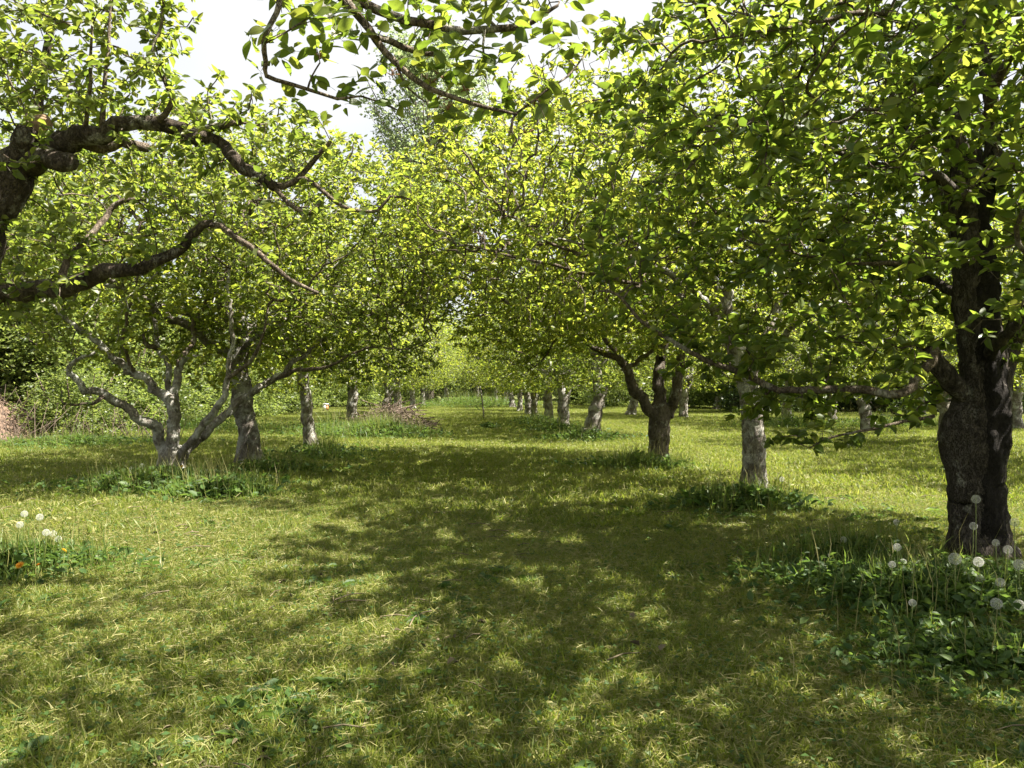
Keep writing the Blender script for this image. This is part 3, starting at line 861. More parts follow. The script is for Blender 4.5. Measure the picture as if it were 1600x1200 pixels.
# ------------------------------------------------------------------ left foreground tree, trunk just outside the frame
Y = 4.9
b = B(-130, Y)
t = empty('apple_tree', b, 'apple tree whose thick dark limbs arch in from the left edge above the lawn', 'tree', ROW_L)
trunk = [[(b, .22), (at(-125, 740, Y), .20), (at(-110, 620, Y), .19), (at(-85, 520, Y), .20), (at(-55, 420, Y - .05), .17)]]
Z = Y - .15
limbs = [
    [(at(-70, 470, Y), .19), (at(-30, 370, Z), .175), (at(5, 300, Z), .16), (at(35, 255, Z), .145), (at(75, 235, Z - .05), .10), (at(120, 222, Z - .1), .078), (at(167, 205, Z - .15), .066), (at(210, 190, Z - .15), .06), (at(250, 190, Z - .2), .057),
     (at(300, 205, Z - .25), .054), (at(354, 236, Z - .3), .05), (at(396, 266, Z - .35), .044), (at(433, 292, Z - .4), .034)],
    [(at(40, 260, Z), .12), (at(50, 222, Z - .05), .095), (at(60, 200, Z - .08), .075)],
    [(at(60, 250, Z - .05), .09), (at(95, 252, Z - .15), .075), (at(108, 256, Z - .2), .06)],
    [(at(110, 232, Z - .1), .045), (at(158, 230, Z), .045), (at(200, 226, Z + .05), .042), (at(234, 230, Z + .08), .038)],
    [(at(430, 290, Z - .4), .024), (at(458, 283, Z - .4), .018), (at(492, 250, Z - .4), .015), (at(517, 221, Z - .4), .013)],
    [(at(455, 287, Z - .4), .014), (at(475, 281, Z - .42), .013), (at(512, 308, Z - .45), .013), (at(524, 315, Z - .45), .012), (at(550, 326, Z - .5), .011), (at(591, 330, Z - .5), .009), (at(610, 307, Z - .5), .008), (at(640, 311, Z - .5), .006)],
    [(at(425, 290, Z - .4), .014), (at(450, 318, Z - .45), .013), (at(485, 332, Z - .45), .012), (at(500, 318, Z - .45), .008)],
    [(at(248, 188, Z - .2), .02), (at(271, 154, Z - .25), .015), (at(250, 108, Z - .25), .012), (at(240, 75, Z - .25), .01), (at(254, 33, Z - .25), .008), (at(250, -40, Z - .25), .005)],
    [(at(310, 207, Z - .25), .022), (at(345, 197, Z - .3), .02), (at(378, 190, Z - .3), .017)],
    [(at(-80, 500, Y), .13), (at(-40, 468, Z), .10), (at(0, 459, Z), .078), (at(62, 457, Z - .1), .068), (at(125, 438, Z - .15), .06), (at(187, 425, Z - .2), .052), (at(229, 411, Z - .2), .046), (at(287, 383, Z - .2), .036), (at(333, 348, Z - .2), .028)],
    [(at(328, 352, Z - .2), .02), (at(346, 354, Z - .2), .018), (at(383, 379, Z - .25), .0165), (at(417, 408, Z - .3), .015), (at(450, 437, Z - .3), .013), (at(496, 459, Z - .3), .009)],
    [(at(98, 442, Z - .15), .035), (at(108, 404, Z - .1), .028), (at(146, 362, Z), .025), (at(183, 321, Z + .1), .022), (at(229, 308, Z + .1), .016)],
    [(at(30, 290, Z + .1), .07), (at(60, 160, Z + .4), .04), (at(80, 40, Z + .5), .03), (at(90, -80, Z + .5), .015)],
    [(at(160, 205, Z - .15), .018), (at(165, 120, Z - .2), .012), (at(172, 20, Z - .2), .008), (at(175, -60, Z - .2), .005)],
    [(at(130, 215, Z - .1), .014), (at(140, 140, Z - .3), .01), (at(143, 40, Z - .4), .006)],
    [(at(-60, 400, Y), .10), (at(-140, 280, Y - .2), .08), (at(-240, 150, Y - .3), .05), (at(-350, 50, Y - .3), .03)],
    [(at(-90, 480, Y), .10), (at(-180, 380, Y + .5), .08), (at(-250, 250, Y + 1.1), .05), (at(-260, 120, Y + 1.5), .03)],
]
r = np.random.default_rng(55)
def box(n, x0, x1, y0, y1, Y0, Y1):
    return np.array([at(r.uniform(x0, x1), r.uniform(y0, y1), r.uniform(Y0, Y1)) for _ in range(n)])
limbP = np.concatenate([resample(limbs[q], .06)[0] for q in (0, 8, 9)])
q = r.integers(0, len(limbP), 200)
along = limbP[q] + np.abs(r.normal(0, 1, (200, 3))) * np.array((.0, .0, .14)) + r.normal(0, .09, (200, 3))
A = np.concatenate([box(560, -60, 300, -60, 190, 4.2, 5.3), box(150, 280, 470, 150, 250, 4.2, 4.7), along, box(150, -80, 110, 330, 520, 4.3, 5.0), box(120, 180, 420, 260, 330, 4.2, 4.6),
                    ellipsoid(1500, (b[0] - .6, Y + .1, 2.7), (1.7, 1.7, 1.3), 56, 1.4)])
make_tree(t, b, trunk, limbs, A, 505, (.04, .07), 7, M_BARK_FG, M_LEAF_L, parts=300, step=.075, dk=.12, lk=.74, limb_leaf=50, trop=(0, 0, .25), jit=.4, spurs=.9)
mb = MB(); p = at(62, 190, Z - .09)
mb.add(*tube(np.array([p + (0, .02, -.02), p + (.0, -.01, .008), p + (0, -.02, .012)]), np.array([.062, .055, .012]), 14, .12, 4))
link('sawn_end', mb.mesh('sawn_end', [M_CUT]), t, -Vector(b))

# ------------------------------------------------------------------ overhanging tree: its branch hangs in from the top
Y = .9
b = np.array((-3.3, Y, -.03))
t = empty('apple_tree', b, 'apple tree whose thin budding branch with large leaves hangs in at the top', 'tree', ROW_L)
trunk = [[(b, .19), (b + (.03, .02, .5), .17), (b + (.1, .05, 1.1), .16), (b + (.15, .1, 1.6), .12)]]
Z = 2.05
limbs = [
    [(b + (.12, .08, 1.35), .09), (b + (.6, .4, 2.0), .075), (b + (1.3, .7, 2.35), .055), (at(400, -110, 1.85), .035), (at(470, -40, 1.95), .022), (at(530, -12, Z), .014), (at(557, 0, Z), .012)],
    [(at(550, -4, Z), .012), (at(587, 15, Z), .0115), (at(640, 30, Z), .011), (at(681, 39, Z), .0105), (at(726, 47, Z + .03), .010), (at(775, 45, Z + .05), .0095), (at(820, 37, Z + .06), .008), (at(850, 22, Z + .06), .006), (at(871, 8, Z + .06), .004)],
    [(at(535, -8, Z), .0115), (at(548, 14, Z - .02), .011), (at(563, 36, Z - .03), .0105), (at(587, 64, Z - .05), .0095), (at(617, 94, Z - .07), .0085), (at(640, 116, Z - .08), .008), (at(670, 139, Z - .1), .007), (at(719, 156, Z - .1), .006), (at(760, 167, Z - .1), .005), (at(808, 179, Z - .1), .0035)],
    [(at(590, 60, Z - .05), .008), (at(610, 67, Z), .0085), (at(644, 81, Z + .03), .008), (at(680, 88, Z + .05), .007)],
    [(at(400, -110, 1.85), .016), (at(430, -40, 1.9), .009), (at(437, 0, 1.9), .0075), (at(433, 21, 1.9), .007), (at(411, 66, 1.9), .0065), (at(412, 96, 1.92), .006), (at(417, 117, 1.95), .0055), (at(458, 133, 1.97), .005), (at(529, 154, 2.0), .004), (at(565, 150, 2.0), .0026), (at(621, 172, 2.0), .002)],
    [(at(775, 43, Z + .05), .005), (at(760, 20, Z + .03), .004), (at(757, -30, Z), .004)],
    [(at(757, 46, Z), .0035), (at(754, 70, Z), .003), (at(762, 112, Z), .002)],
    [(at(805, 178, Z - .1), .003), (at(824, 165, Z - .1), .003), (at(854, 141, Z - .1), .0028), (at(887, 120, Z - .08), .0025), (at(912, 88, Z - .05), .002)],
    [(at(805, 178, Z - .1), .003), (at(800, 190, Z - .1), .0028), (at(795, 212, Z - .1), .002)],
    [(at(617, 94, Z - .07), .004), (at(635, 135, Z - .05), .003), (at(665, 160, Z - .03), .002)],
    [(at(850, 24, Z + .06), .004), (at(862, 45, Z + .05), .003), (at(872, 62, Z + .05), .002)],
    [(at(480, 142, 1.98), .003), (at(488, 118, 1.97), .0022), (at(500, 98, 1.97), .002)],
    [(at(410, 70, 1.9), .003), (at(450, 50, 1.92), .0025), (at(478, 30, 1.95), .002)],
    [(b + (.15, .1, 1.5), .08), (b + (.7, .5, 2.3), .06), (b + (1.5, .9, 2.9), .045), (b + (2.3, 1.2, 3.15), .03), (b + (3.1, 1.5, 3.2), .016), (b + (3.9, 1.7, 3.2), .008)],
    [(b + (1.5, .9, 2.88), .04), (b + (2.4, 1.7, 3.25), .025), (b + (3.2, 2.4, 3.35), .012)],
    [(b + (.14, .09, 1.45), .08), (b + (-.3, .5, 2.1), .05), (b + (-.8, 1.0, 2.6), .03), (b + (-1.2, 1.4, 2.9), .015)],
    [(b + (.14, .09, 1.45), .08), (b + (.3, -.6, 2.1), .05), (b + (.6, -1.2, 2.6), .03)],
]
ov = ellipsoid(2300, (0, 2.8, 3.4), (2.0, 1.8, .65), 63, .5, .4, .6, -.05)
ov = ov[ov[:, 2] > EYE + .52 * ov[:, 1] + .05]
A = np.concatenate([ov, ellipsoid(900, b + (-.3, -.3, 2.4), (1.3, 1.2, .8), 61, 1.5), box(210, 420, 880, -60, 70, 1.9, 2.3), box(40, 380, 560, -30, 60, 1.8, 2.0), box(40, 560, 860, 80, 200, 1.9, 2.05)])
cl = [(500, 95), (490, 108), (470, 28), (480, 40), (548, 40), (535, 60), (560, 60), (612, 40), (640, 90), (655, 100), (690, 110), (662, 130), (700, 122), (735, 120), (720, 145), (690, 165), (700, 178),
      (735, 165), (705, 200), (790, 165), (812, 160), (830, 180), (845, 165), (855, 155), (905, 70), (890, 95), (915, 85), (895, 115), (780, 70), (795, 60), (760, 100), (775, 112), (745, 70), (745, 25), (720, 30),
      (700, 15), (800, 20), (815, 10), (640, 15), (660, 25), (830, 40), (870, 30), (865, 60), (900, 42), (430, 100), (450, 90), (520, 150), (540, 155), (560, 130), (590, 100), (625, 110), (600, 140), (770, 75), (680, 60), (560, 10), (580, 20), (520, 15), (505, 45), (440, 30), (462, 150), (415, 105)]
ex = np.array([at(x, y, Z - .05 + random.uniform(-.05, .08)) for x, y in cl])


def keep_off(Q):
    u, v, z = project(Q)
    # the gap of open sky below the hanging branch and no leaf right in front of the lens
    return ~((z > .05) & (z < 1.65) & (u > -100) & (u < 1700) & (v > -100) & (v < 1300))


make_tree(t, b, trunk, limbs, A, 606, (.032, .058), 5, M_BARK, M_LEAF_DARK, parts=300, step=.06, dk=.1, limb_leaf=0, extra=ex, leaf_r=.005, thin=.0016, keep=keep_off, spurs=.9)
r = np.random.default_rng(66)


def withered(parent, p, base):
    mb = MB()
    for q in range(9):
        d = norm(np.array([r.normal(0, .6), r.normal(0, .6), r.uniform(.1, 1)])); l = r.uniform(.012, .028)
        mb.add(*tube(np.array([p, p + d * l * .6, p + d * l + (0, 0, -.003)]), np.array([.0011, .0009, .0022]), 4))
    o = link('withered_blossom', mb.mesh('withered_blossom', [M_BROWN]), parent, -Vector(base))


for x, y in ((673, 130), (690, 122), (725, 142), (700, 172), (820, 208), (835, 165), (500, 92), (612, 118), (684, 155)):
    withered(t, at(x, y, Z - .08), b)
for x, y in ((500, 12), (528, 50), (512, 20)):
    mb = MB(); p = at(x, y, Z - .1)
    for q in range(5):
        a = q * 1.2566
        v, f = place(LEAF_T, [LEAF_Q], np.array([p]), np.array([(math.cos(a), -.3, math.sin(a))]), np.array([(0, -1, .2)]), np.array([.02]), np.array([.018]))
        mb.add(v, f)
    link('white_blossom', mb.mesh('white_blossom', [M_PETAL]), t, -Vector(b))

# ------------------------------------------------------------------ nearest right tree, mostly outside the frame; shades the lawn in front
Y = .7
b = np.array((3.35, Y, -.03))
t = empty('apple_tree', b, 'apple tree standing just beyond the right edge of the picture, shading the near lawn', 'tree', ROW_R)
trunk = [[(b, .2), (b + (0, .02, .5), .18), (b + (-.05, .05, 1.1), .17), (b + (-.05, .1, 1.6), .12)]]
limbs = [[(b + (-.05, .08, 1.4), .09), (b + (-.6, .4, 2.0), .06), (b + (-1.2, .7, 2.5), .035), (b + (-1.6, 1.0, 2.9), .015)],
         [(b + (-.05, .08, 1.4), .08), (b + (.4, .5, 2.1), .05), (b + (.8, 1.0, 2.7), .03)],
         [(b + (-.05, .08, 1.4), .08), (b + (-.2, -.7, 2.1), .05), (b + (-.5, -1.3, 2.6), .03)],
         [(b + (-.05, .08, 1.5), .09), (b + (-.1, .2, 2.3), .06), (b + (-.2, .4, 3.2), .025)]]
A = ellipsoid(3800, b + (-.15, 1.1, 2.95), (1.95, 2.4, 1.15), 71, 2.05, .5, .7, -.45)
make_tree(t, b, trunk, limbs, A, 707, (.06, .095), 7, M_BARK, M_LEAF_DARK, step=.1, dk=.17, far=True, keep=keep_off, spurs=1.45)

# ------------------------------------------------------------------ farther orchard trees: three built once, then copied
def template(kind, seed):
    o = np.zeros(3)
    tr = empty('apple_tree', o, 'x', 'tree')
    r = np.random.default_rng(seed)
    if kind == 0:      # leaning, with a broken stub on the right
        trunk = [[((0, 0, -.05), .20), ((.06, 0, .3), .165), ((.16, 0, .7), .15), ((.22, .02, .95), .12), ((.17, .05, 1.4), .10), ((.14, .1, 2.0), .085)],
                 [((.2, 0, .8), .10), ((.32, -.02, 1.0), .085), ((.36, -.03, 1.12), .06)]]
        top = np.array((.2, .1, 1.9))
    elif kind == 1:    # fork at breast height
        trunk = [[((0, 0, -.05), .16), ((.02, 0, .3), .14), ((.05, 0, .75), .135), ((0, 0, 1.1), .105), ((-.05, .05, 1.7), .08)],
                 [((.06, 0, .75), .095), ((.2, -.03, 1.1), .09), ((.36, -.05, 1.5), .07), ((.45, 0, 2.0), .05)]]
        top = np.array((0, 0, 1.6))
    else:              # straight column
        trunk = [[((0, 0, -.05), .155), ((.0, 0, .3), .14), ((-.03, 0, .8), .125), ((-.02, .02, 1.3), .115), ((.02, .05, 1.9), .09)]]
        top = np.array((0, .03, 1.7))
    limbs = []
    for q in range(7):
        a = q * 6.283 / 7 + r.uniform(-.3, .3); z = r.uniform(-.35, .1)
        dx = np.array((math.cos(a), math.sin(a), 0))
        up = r.uniform(.45, .9)
        limbs.append([(top + (0, 0, z), .075), (top + dx * .5 + (0, 0, z + .35 * up), .055), (top + dx * 1.1 + (0, 0, z + .8 * up), .038), (top + dx * 1.7 + (0, 0, z + 1.3 * up), .018)])
    A = ellipsoid(4200, (.05, 0, 2.6), (2.75, 2.75, 1.85), seed + 3, .95, .5, 1.0, -.45)
    make_tree(tr, o, trunk, limbs, A, seed, (.06, .10), 6, M_BARK_ROW, M_LEAF if kind else M_LEAF_L, far=True, step=.11, dk=.2, thin=.0042, leaf_r=.012, cap=12000, spurs=1.1)
    return tr


TEMPL = [template(k, 800 + k * 10) for k in range(3)]
used = [False] * 3


def copy_tree(root):
    c = root.copy(); COL.objects.link(c)
    for ch in root.children:
        d = ch.copy(); COL.objects.link(d); d.parent = c
    return c


def far_tree(kind, px, Yd, label, group, rz=None, s=1.0, sz=1.0, x=None):
    p = onground(px, Yd) if x is None else np.array((x, Yd, float(H(x, Yd))))
    o = copy_tree(TEMPL[kind]) if used[kind] else TEMPL[kind]
    used[kind] = True
    s *= random.uniform(.94, 1.07)
    o.location = tuple(p); o.rotation_euler = (random.gauss(0, .05), random.gauss(0, .06), random.uniform(0, 6.283) if rz is None else rz); o.scale = (s, s, s * sz)
    tag(o, label, 'tree', group)
    return o


far_tree(2, 392, 11.1, 'apple tree with straight columnar trunk just behind the pale forked left tree', ROW_L, .4, 1.15, .97)
far_tree(2, 486, 14.7, 'slim-trunked apple tree left of the aisle, between the columnar tree and the brush pile', ROW_L, 2.0, .82, 1.2)
far_tree(2, 551, 20.5, 'apple tree with brown trunk standing right behind the brush pile', ROW_L, 3.0, 1.0, 1.0)
for n, (px, Yd, lab) in enumerate(((600, 26, 'first'), (622, 32, 'second'), (645, 39, 'third'), (660, 47, 'fourth'))):
    far_tree(n % 3, px, Yd, 'small distant apple tree, %s beyond the brush pile in the left row' % lab, ROW_L)
far_tree(0, 922, 17.2, 'leaning pale-trunked apple tree with a sawn side stub, fourth in right row', ROW_R, 0, 1.0, 1.0)
far_tree(1, 880, 20.0, 'apple tree with short grey trunk forked like a Y, fifth in right row', ROW_R, 0.1, 1.0, .95)
far_tree(2, 857, 23.5, 'apple tree with mottled trunk, sixth in right row behind the Y-forked one', ROW_R, 1.0)
far_tree(2, 836, 27.0, 'apple tree with sunlit trunk edge, seventh in the right row', ROW_R, 3.3, .9)
far_tree(1, 826, 31.0, 'distant apple tree, eighth trunk along the right row', ROW_R, 4.0, .86)
far_tree(2, 812, 36.0, 'distant apple tree, ninth trunk along the right row', ROW_R, 5.0, .88)
far_tree(0, 801, 42.0, 'distant apple tree, tenth trunk along the right row', ROW_R, 2.0, .86)
far_tree(1, 788, 49.0, 'farthest trunk of the right row near the end of the aisle', ROW_R, 5.5, .88)
OUT = 'apple trees of the outer right row'
for n, (px, Yd, k, lab) in enumerate(((1850, 9.5, 1, 'outer row apple tree seen behind the thick dark trunk, its crown filling the right edge'), (1480, 14.5, 2, 'outer row apple tree behind the left side of the dark burled trunk'),
                                      (1228, 22.5, 2, 'outer row apple tree with pale trunk in long grass right of the sawn trunk'),
                                      (1068, 27.0, 1, 'outer row apple tree with thin trunk seen right of the low-forked tree'), (985, 30.0, 0, 'outer row apple tree seen in the gap left of the low-forked tree'), (1360, 19, 0, 'outer row apple tree above the lit strip of lawn on the right'),
                                      (1300, 25.5, 1, 'outer row apple tree between the pale outer trunk and the thick dark trunk'), (1440, 29, 2, 'outer row apple tree far behind just left of the thick dark trunk'), (1150, 33, 0, 'outer row apple tree far behind the sawn straight trunk'), (1590, 20, 1, 'outer row apple tree behind the right side of the thick dark trunk'),
                                      (940, 40.0, 2, 'far outer row apple tree behind the leaning trunk'), (1120, 38, 1, 'far outer row apple tree behind the sawn trunk'))):
    far_tree(k, px, Yd, lab, OUT)
END = 'trees closing the end of the aisle'
for n, (px, Yd, k, lab) in enumerate(((700, 58, 0, 'leftmost'), (745, 62, 1, 'middle'), (775, 57, 2, 'rightmost'))):
    far_tree(k, px, Yd, '%s of the three far apple trees closing the end of the aisle' % lab, END, None, 1.1)

# ------------------------------------------------------------------ shrubs and woodland edge
def shrub_template(seed, mat_, n=5200, leaf=(.05, .09), rx=1.0, rz=1.0, stems=7):
    tr = empty('shrub', (0, 0, 0), 'x', 'shrub')
    r = np.random.default_rng(seed); f = wave3(seed, .75); g = wave3(seed + 1, .33)
    mb = MB()
    for q in range(stems):
        a = r.uniform(0, 6.283); d = np.array((math.cos(a), math.sin(a), 0))
        mb.add(*tube(np.array([d * .08 + (0, 0, -.1), d * .25 * rx + (0, 0, .5 * rz), d * .5 * rx + (0, 0, 1.1 * rz), d * .65 * rx + (0, 0, 1.6 * rz)]), np.array([.03, .025, .018, .008]), 5))
    link('stems', mb.mesh('stems', [M_TWIG]), tr)
    v = norm(r.normal(size=(n, 3))); v[:, 2] = np.abs(v[:, 2] * 1.15 - .1)
    rad = (.62 + .22 * f(v * 1.6) + .1 * g(v * 1.3)) * (r.uniform(0, 1, n) ** .3) * 1.35
    P = v * rad[:, None] * np.array((rx, rx, 1.75 * rz)) + (0, 0, .12)
    k = 4
    Q, X, N, L, W = leaf_clusters(P, norm(v), r, k, *leaf, spur=.08, up=.6)
    vv, ff = place(LEAF2_T, [LEAF2_Q], Q, X, N, L, W)
    tag(link('foliage', new_mesh('foliage', vv, ff, [mat_]), tr), None, None, None, 'stuff')
    return tr


SH = [shrub_template(901, M_SHRUB), shrub_template(902, M_SHRUB, 5000, (.05, .08), 1.15, .9), shrub_template(903, M_DARKLEAF, 5000, (.06, .1), 1.1, 1.1)]
sh_used = [False] * 3


def shrub(kind, x, y, s, label, group, sz=1.0, name='shrub'):
    o = copy_tree(SH[kind]) if sh_used[kind] else SH[kind]
    sh_used[kind] = True
    o.location = (x, y, float(H(x, y)) - .05); o.rotation_euler = (0, 0, random.uniform(0, 6.28)); o.scale = (s, s, s * sz)
    tag(o, label, 'shrub', group)


r = np.random.default_rng(90)
BANK = 'shrubs on the earth bank to the left'
for k, (px, Yd, s, sz, lab) in enumerate(((15, 19.6, 1.6, 1.1, 'bright green bush above the bare reddish earth at the left edge'), (120, 17.5, 1.0, 1.0, 'low bush in front of the bank, left of the pale forked tree'),
                                     (85, 19.0, 1.7, 1.1, 'large bright bush on the bank behind the hooked limb'), (170, 20.0, 1.6, 1.0, 'rounded bush on the bank seen between the pale limbs'),
                                     (-60, 18.5, 1.7, 1.2, 'tall bush at the left edge on the crest of the bank'), (240, 22.0, 1.5, 1.0, 'bush on the bank just behind the pale forked trunk'), (310, 25.0, 1.5, 1.0, 'bush on the bank right of the pale forked trunk'),
                                     (365, 28.0, 1.5, .9, 'bush seen left of the columnar trunk at the end of the bank'), (430, 31.0, 1.4, .9, 'bush seen right of the columnar trunk far behind'), (-10, 20.8, 1.8, 1.0, 'rounded bush on the bank between the earth face and the tall bushy tree'), (60, 22.5, 2.3, 1.3, 'tall bushy tree rising behind the bank at the far left'),
                                     (180, 25.0, 2.3, 1.2, 'broad bushy tree behind the bank above the pale limbs'), (-40, 23.0, 2.4, 1.3, 'tall bushy tree behind the bank, cut by the left edge'))):
    p = at(px, 605, Yd)
    shrub(k % 2, p[0], Yd, s, lab, BANK, sz)
HED = 'dark bushes far beyond the right rows'
for k in range(9):
    px = 1180 + k * 62; Yd = 33 + (k % 3) * 1.6
    p = at(px, 605, Yd)
    lab = ('leftmost', 'second', 'third', 'fourth', 'middle', 'sixth', 'seventh', 'eighth', 'rightmost')[k]
    shrub(2, p[0], Yd, 1.7 + .2 * (k % 3), 'dark hedge bush under the outer trees, %s of the nine counted from the left' % lab, HED, 1.0, 'hedge_bush')
MID = 'bushes closing the view between the rows'
for k, (px, Yd, s_, lab) in enumerate(((345, 37, 1.6, 'light bush far behind, between the pale forked tree and the columnar trunk'), (415, 40, 1.7, 'light bush far behind, just right of the columnar trunk'), (455, 38, 1.5, 'light bush far behind, left of the slim trunk'), (512, 42, 1.7, 'light bush behind the small white box'), (560, 44, 1.6, 'light bush behind the left end of the brush pile'), (610, 47, 1.7, 'light bush behind the right end of the brush pile'),
                                        (905, 46, 1.7, 'light bush far behind between the Y-forked and leaning trunks'), (965, 43, 1.7, 'light bush far behind right of the leaning trunk'), (1075, 41, 1.8, 'light bush far behind right of the low-forked trunk'), (1130, 39, 1.7, 'light bush far behind left of the sawn trunk'), (1240, 40, 1.7, 'light bush far behind the outer pale trunk'))):
    p = at(px, 605, Yd)
    shrub(k % 2, p[0], Yd, s_, lab, MID, .95)
FAR = 'bushes across the far end of the aisle'
for k in range(16):
    px = 430 + k * 52; Yd = 66 + (k % 4) * 2
    p = at(px, 605, Yd)
    shrub(k % 2, p[0], Yd, 3.2 + .5 * (k % 3), 'pale green bush of the far hedge, number %s from the left across the aisle end' % ('one two three four five six seven eight nine ten eleven twelve thirteen fourteen fifteen sixteen'.split()[k]), FAR, 1.0)

# tall poplar far beyond the end
b = np.append(at(668, 605, 60)[:2], -.05)
t = empty('poplar_tree', b, 'tall hazy poplar rising above the orchard crowns at the end of the aisle', 'tree')
r = np.random.default_rng(95)
mb = MB(); mb.add(*tube(np.array([(0, 0, 0), (.1, 0, 6), (0, .1, 14), (.1, 0, 22)]), np.array([.5, .4, .25, .06]), 12))
link('trunk', mb.mesh('trunk', [M_BARK]), t)
mb = MB(); LP = []
for q in range(150):
    z = r.uniform(5, 24.5); a = r.uniform(0, 6.283); ln = (4.3 * (1 - ((z - 13) / 15) ** 2) + .8) * r.uniform(.7, 1.1)
    d = np.array((math.cos(a), math.sin(a), 0)); p0 = np.array((0, 0, z)); p1 = p0 + d * ln * .5 + (0, 0, ln * .6); p2 = p0 + d * ln * .95 + (0, 0, ln * 1.25)
    mb.add(*tube(np.array([p0, p1, p2]), np.array([.07, .045, .012]), 4))
    m = 75
    tt = r.uniform(.25, 1.05, (m, 1)); LP.append(np.where(tt < .5, p0 + (p1 - p0) * tt * 2, p1 + (p2 - p1) * (tt - .5) * 2) + r.normal(0, .36, (m, 3)))
tag(link('branches', mb.mesh('branches', [M_TWIG]), t), None, None, None, 'stuff')
LP = np.concatenate(LP)
Q, X, N, L, W = leaf_clusters(LP, norm(r.normal(size=LP.shape)), r, 5, .16, .26, .15, .5)
v, f = place(LEAF2_T, [LEAF2_Q], Q, X, N, L, W * 1.3)
tag(link('crown', new_mesh('crown', v, f, [M_POPLAR]), t), None, None, None, 'stuff')

# ------------------------------------------------------------------ weeds and long grass round the trunks
def weed_patch(c, rx, ry, nb, nl, h, label, seed, leafL=(.05, .11), dark=False, ang=0):
    r = np.random.default_rng(seed)
    mb = MB()
    def spot(n, p=.6):
        a = r.uniform(0, 6.283, n); q = np.abs(r.normal(0, .5, n)) + .15 * r.uniform(0, 1, n)
        q = np.where(q > 1.5, r.uniform(0, 1.2, n), q) * (1 + .25 * np.sin(a * 3 + seed) + .15 * np.sin(a * 7 + 2 * seed))
        x = np.cos(a) * q * rx; y = np.sin(a) * q * ry
        return np.stack([c[0] + x * math.cos(ang) - y * math.sin(ang), c[1] + x * math.sin(ang) + y * math.cos(ang)], 1), q
    nb = int(nb * .8); xy, q = spot(nb, .75)
    cl = wave3(seed + 4, .5)(np.concatenate([xy, np.zeros((nb, 1))], 1))
    P = np.concatenate([xy, (H(xy[:, 0], xy[:, 1]) - .01)[:, None]], 1)
    L = h * r.uniform(.35, 1.0, nb) * np.maximum(.25, 1 - .55 * q) * (1 + .35 * cl); L = np.maximum(L, .05)
    X = np.stack([r.normal(0, .3, nb), r.normal(0, .3, nb), np.ones(nb)], 1)
    N = np.stack([r.normal(0, 1, nb), r.normal(0, 1, nb), r.uniform(.1, .5, nb)], 1)
    # two-segment arching blades
    T = np.array([(0, .5, 0), (0, -.5, 0), (.4, .45, -.01), (.4, -.45, -.01), (.75, .3, -.07), (.75, -.3, -.07), (1, 0, -.2)], float)
    v, f = place(T, [np.array([(0, 1, 3, 2), (2, 3, 5, 4)]), np.array([(4, 5, 6)])], P, X, N, L, r.uniform(.004, .011, nb))
    mb.add(v, f, 0)
    ns = max(1, nb // 14)                                # thin seed stalks
    xy, q = spot(ns); P = np.concatenate([xy, H(xy[:, 0], xy[:, 1])[:, None]], 1)
    v, f = place(BLADE_T, [BLADE_Q, BLADE_TRI], P, np.stack([r.normal(0, .12, ns), r.normal(0, .12, ns), np.ones(ns)], 1), r.normal(size=(ns, 3)), h * r.uniform(.8, 1.35, ns), np.full(ns, .0035))
    mb.add(v, f, 2)
    if nl:
        xy, q = spot(nl, .5)
        z = H(xy[:, 0], xy[:, 1]) + h * .55 * r.uniform(0, 1, nl) ** 1.3 * np.maximum(.1, 1 - .6 * q)
        P = np.concatenate([xy, z[:, None]], 1)
        th = r.uniform(0, 6.283, nl)
        L = r.uniform(*leafL, nl)
        v, f = place(LEAF_T, [LEAF_Q], P, np.stack([np.cos(th), np.sin(th), r.normal(.35, .35, nl)], 1), np.stack([r.normal(0, .45, nl), r.normal(0, .45, nl), np.ones(nl)], 1), L, L * r.uniform(.35, .7, nl))
        mb.add(v, f, 1)
    o = link('weed_patch', mb.mesh('weed_patch', [M_TALL, M_WEED, M_CLIP]))
    tag(o, label, 'weeds', 'unmown weeds round the trunks', 'stuff')
    return o


def gp(px, py):
    d = CAM_M @ Vector(((px - 800) / FPX, (600 - py) / FPX, -1.0)); s = -EYE / d.z
    return np.array((d.x * s, d.y * s))


weed_patch(gp(1450, 930), .95, .72, 1800, 7000, .29, 'dark broad-leaved weeds round the thick burled trunk', 1, (.03, .075))
weed_patch(gp(1545, 1030), .8, .5, 700, 4500, .2, 'dark clover-like weeds at the lower right edge', 2, (.025, .06))
weed_patch(gp(1330, 885), .75, .4, 800, 900, .32, 'thin upright weed stalks left of the dandelion clocks', 3, (.03, .06))
weed_patch(gp(1150, 795), .85, .5, 1800, 1300, .36, 'weeds round the sawn straight trunk', 4)
weed_patch(gp(1000, 734), 1.0, .6, 2400, 700, .42, 'dark grass tussock round the low-forked right tree', 5)
weed_patch(gp(260, 765), 1.3, .7, 3000, 2400, .38, 'long grass and weeds round the pale forked left trunk', 6)
weed_patch(gp(345, 782), .6, .42, 1300, 900, .4, 'sunlit tall grass right of the pale forked trunk', 7)
weed_patch(gp(20, 890), .75, .55, 1600, 1900, .3, 'leafy weeds at the left edge with orange flowers', 8, (.03, .07))
weed_patch(gp(430, 742), .9, .6, 1500, 500, .34, 'shaded grass round the columnar left trunk', 9)
weed_patch(gp(500, 715), 1.2, 1.3, 1800, 700, .42, 'long grass round the slim left trunk', 10)
weed_patch(gp(592, 684), 1.6, 1.0, 3400, 2600, .6, 'long grass and nettles in front of the brush pile', 11)
weed_patch(gp(520, 680), 1.6, 1.6, 1800, 1200, .6, 'tall weeds left of the brush pile', 12)
weed_patch(gp(915, 688), 1.2, .8, 1500, 900, .35, 'weeds round the leaning right trunk', 13)
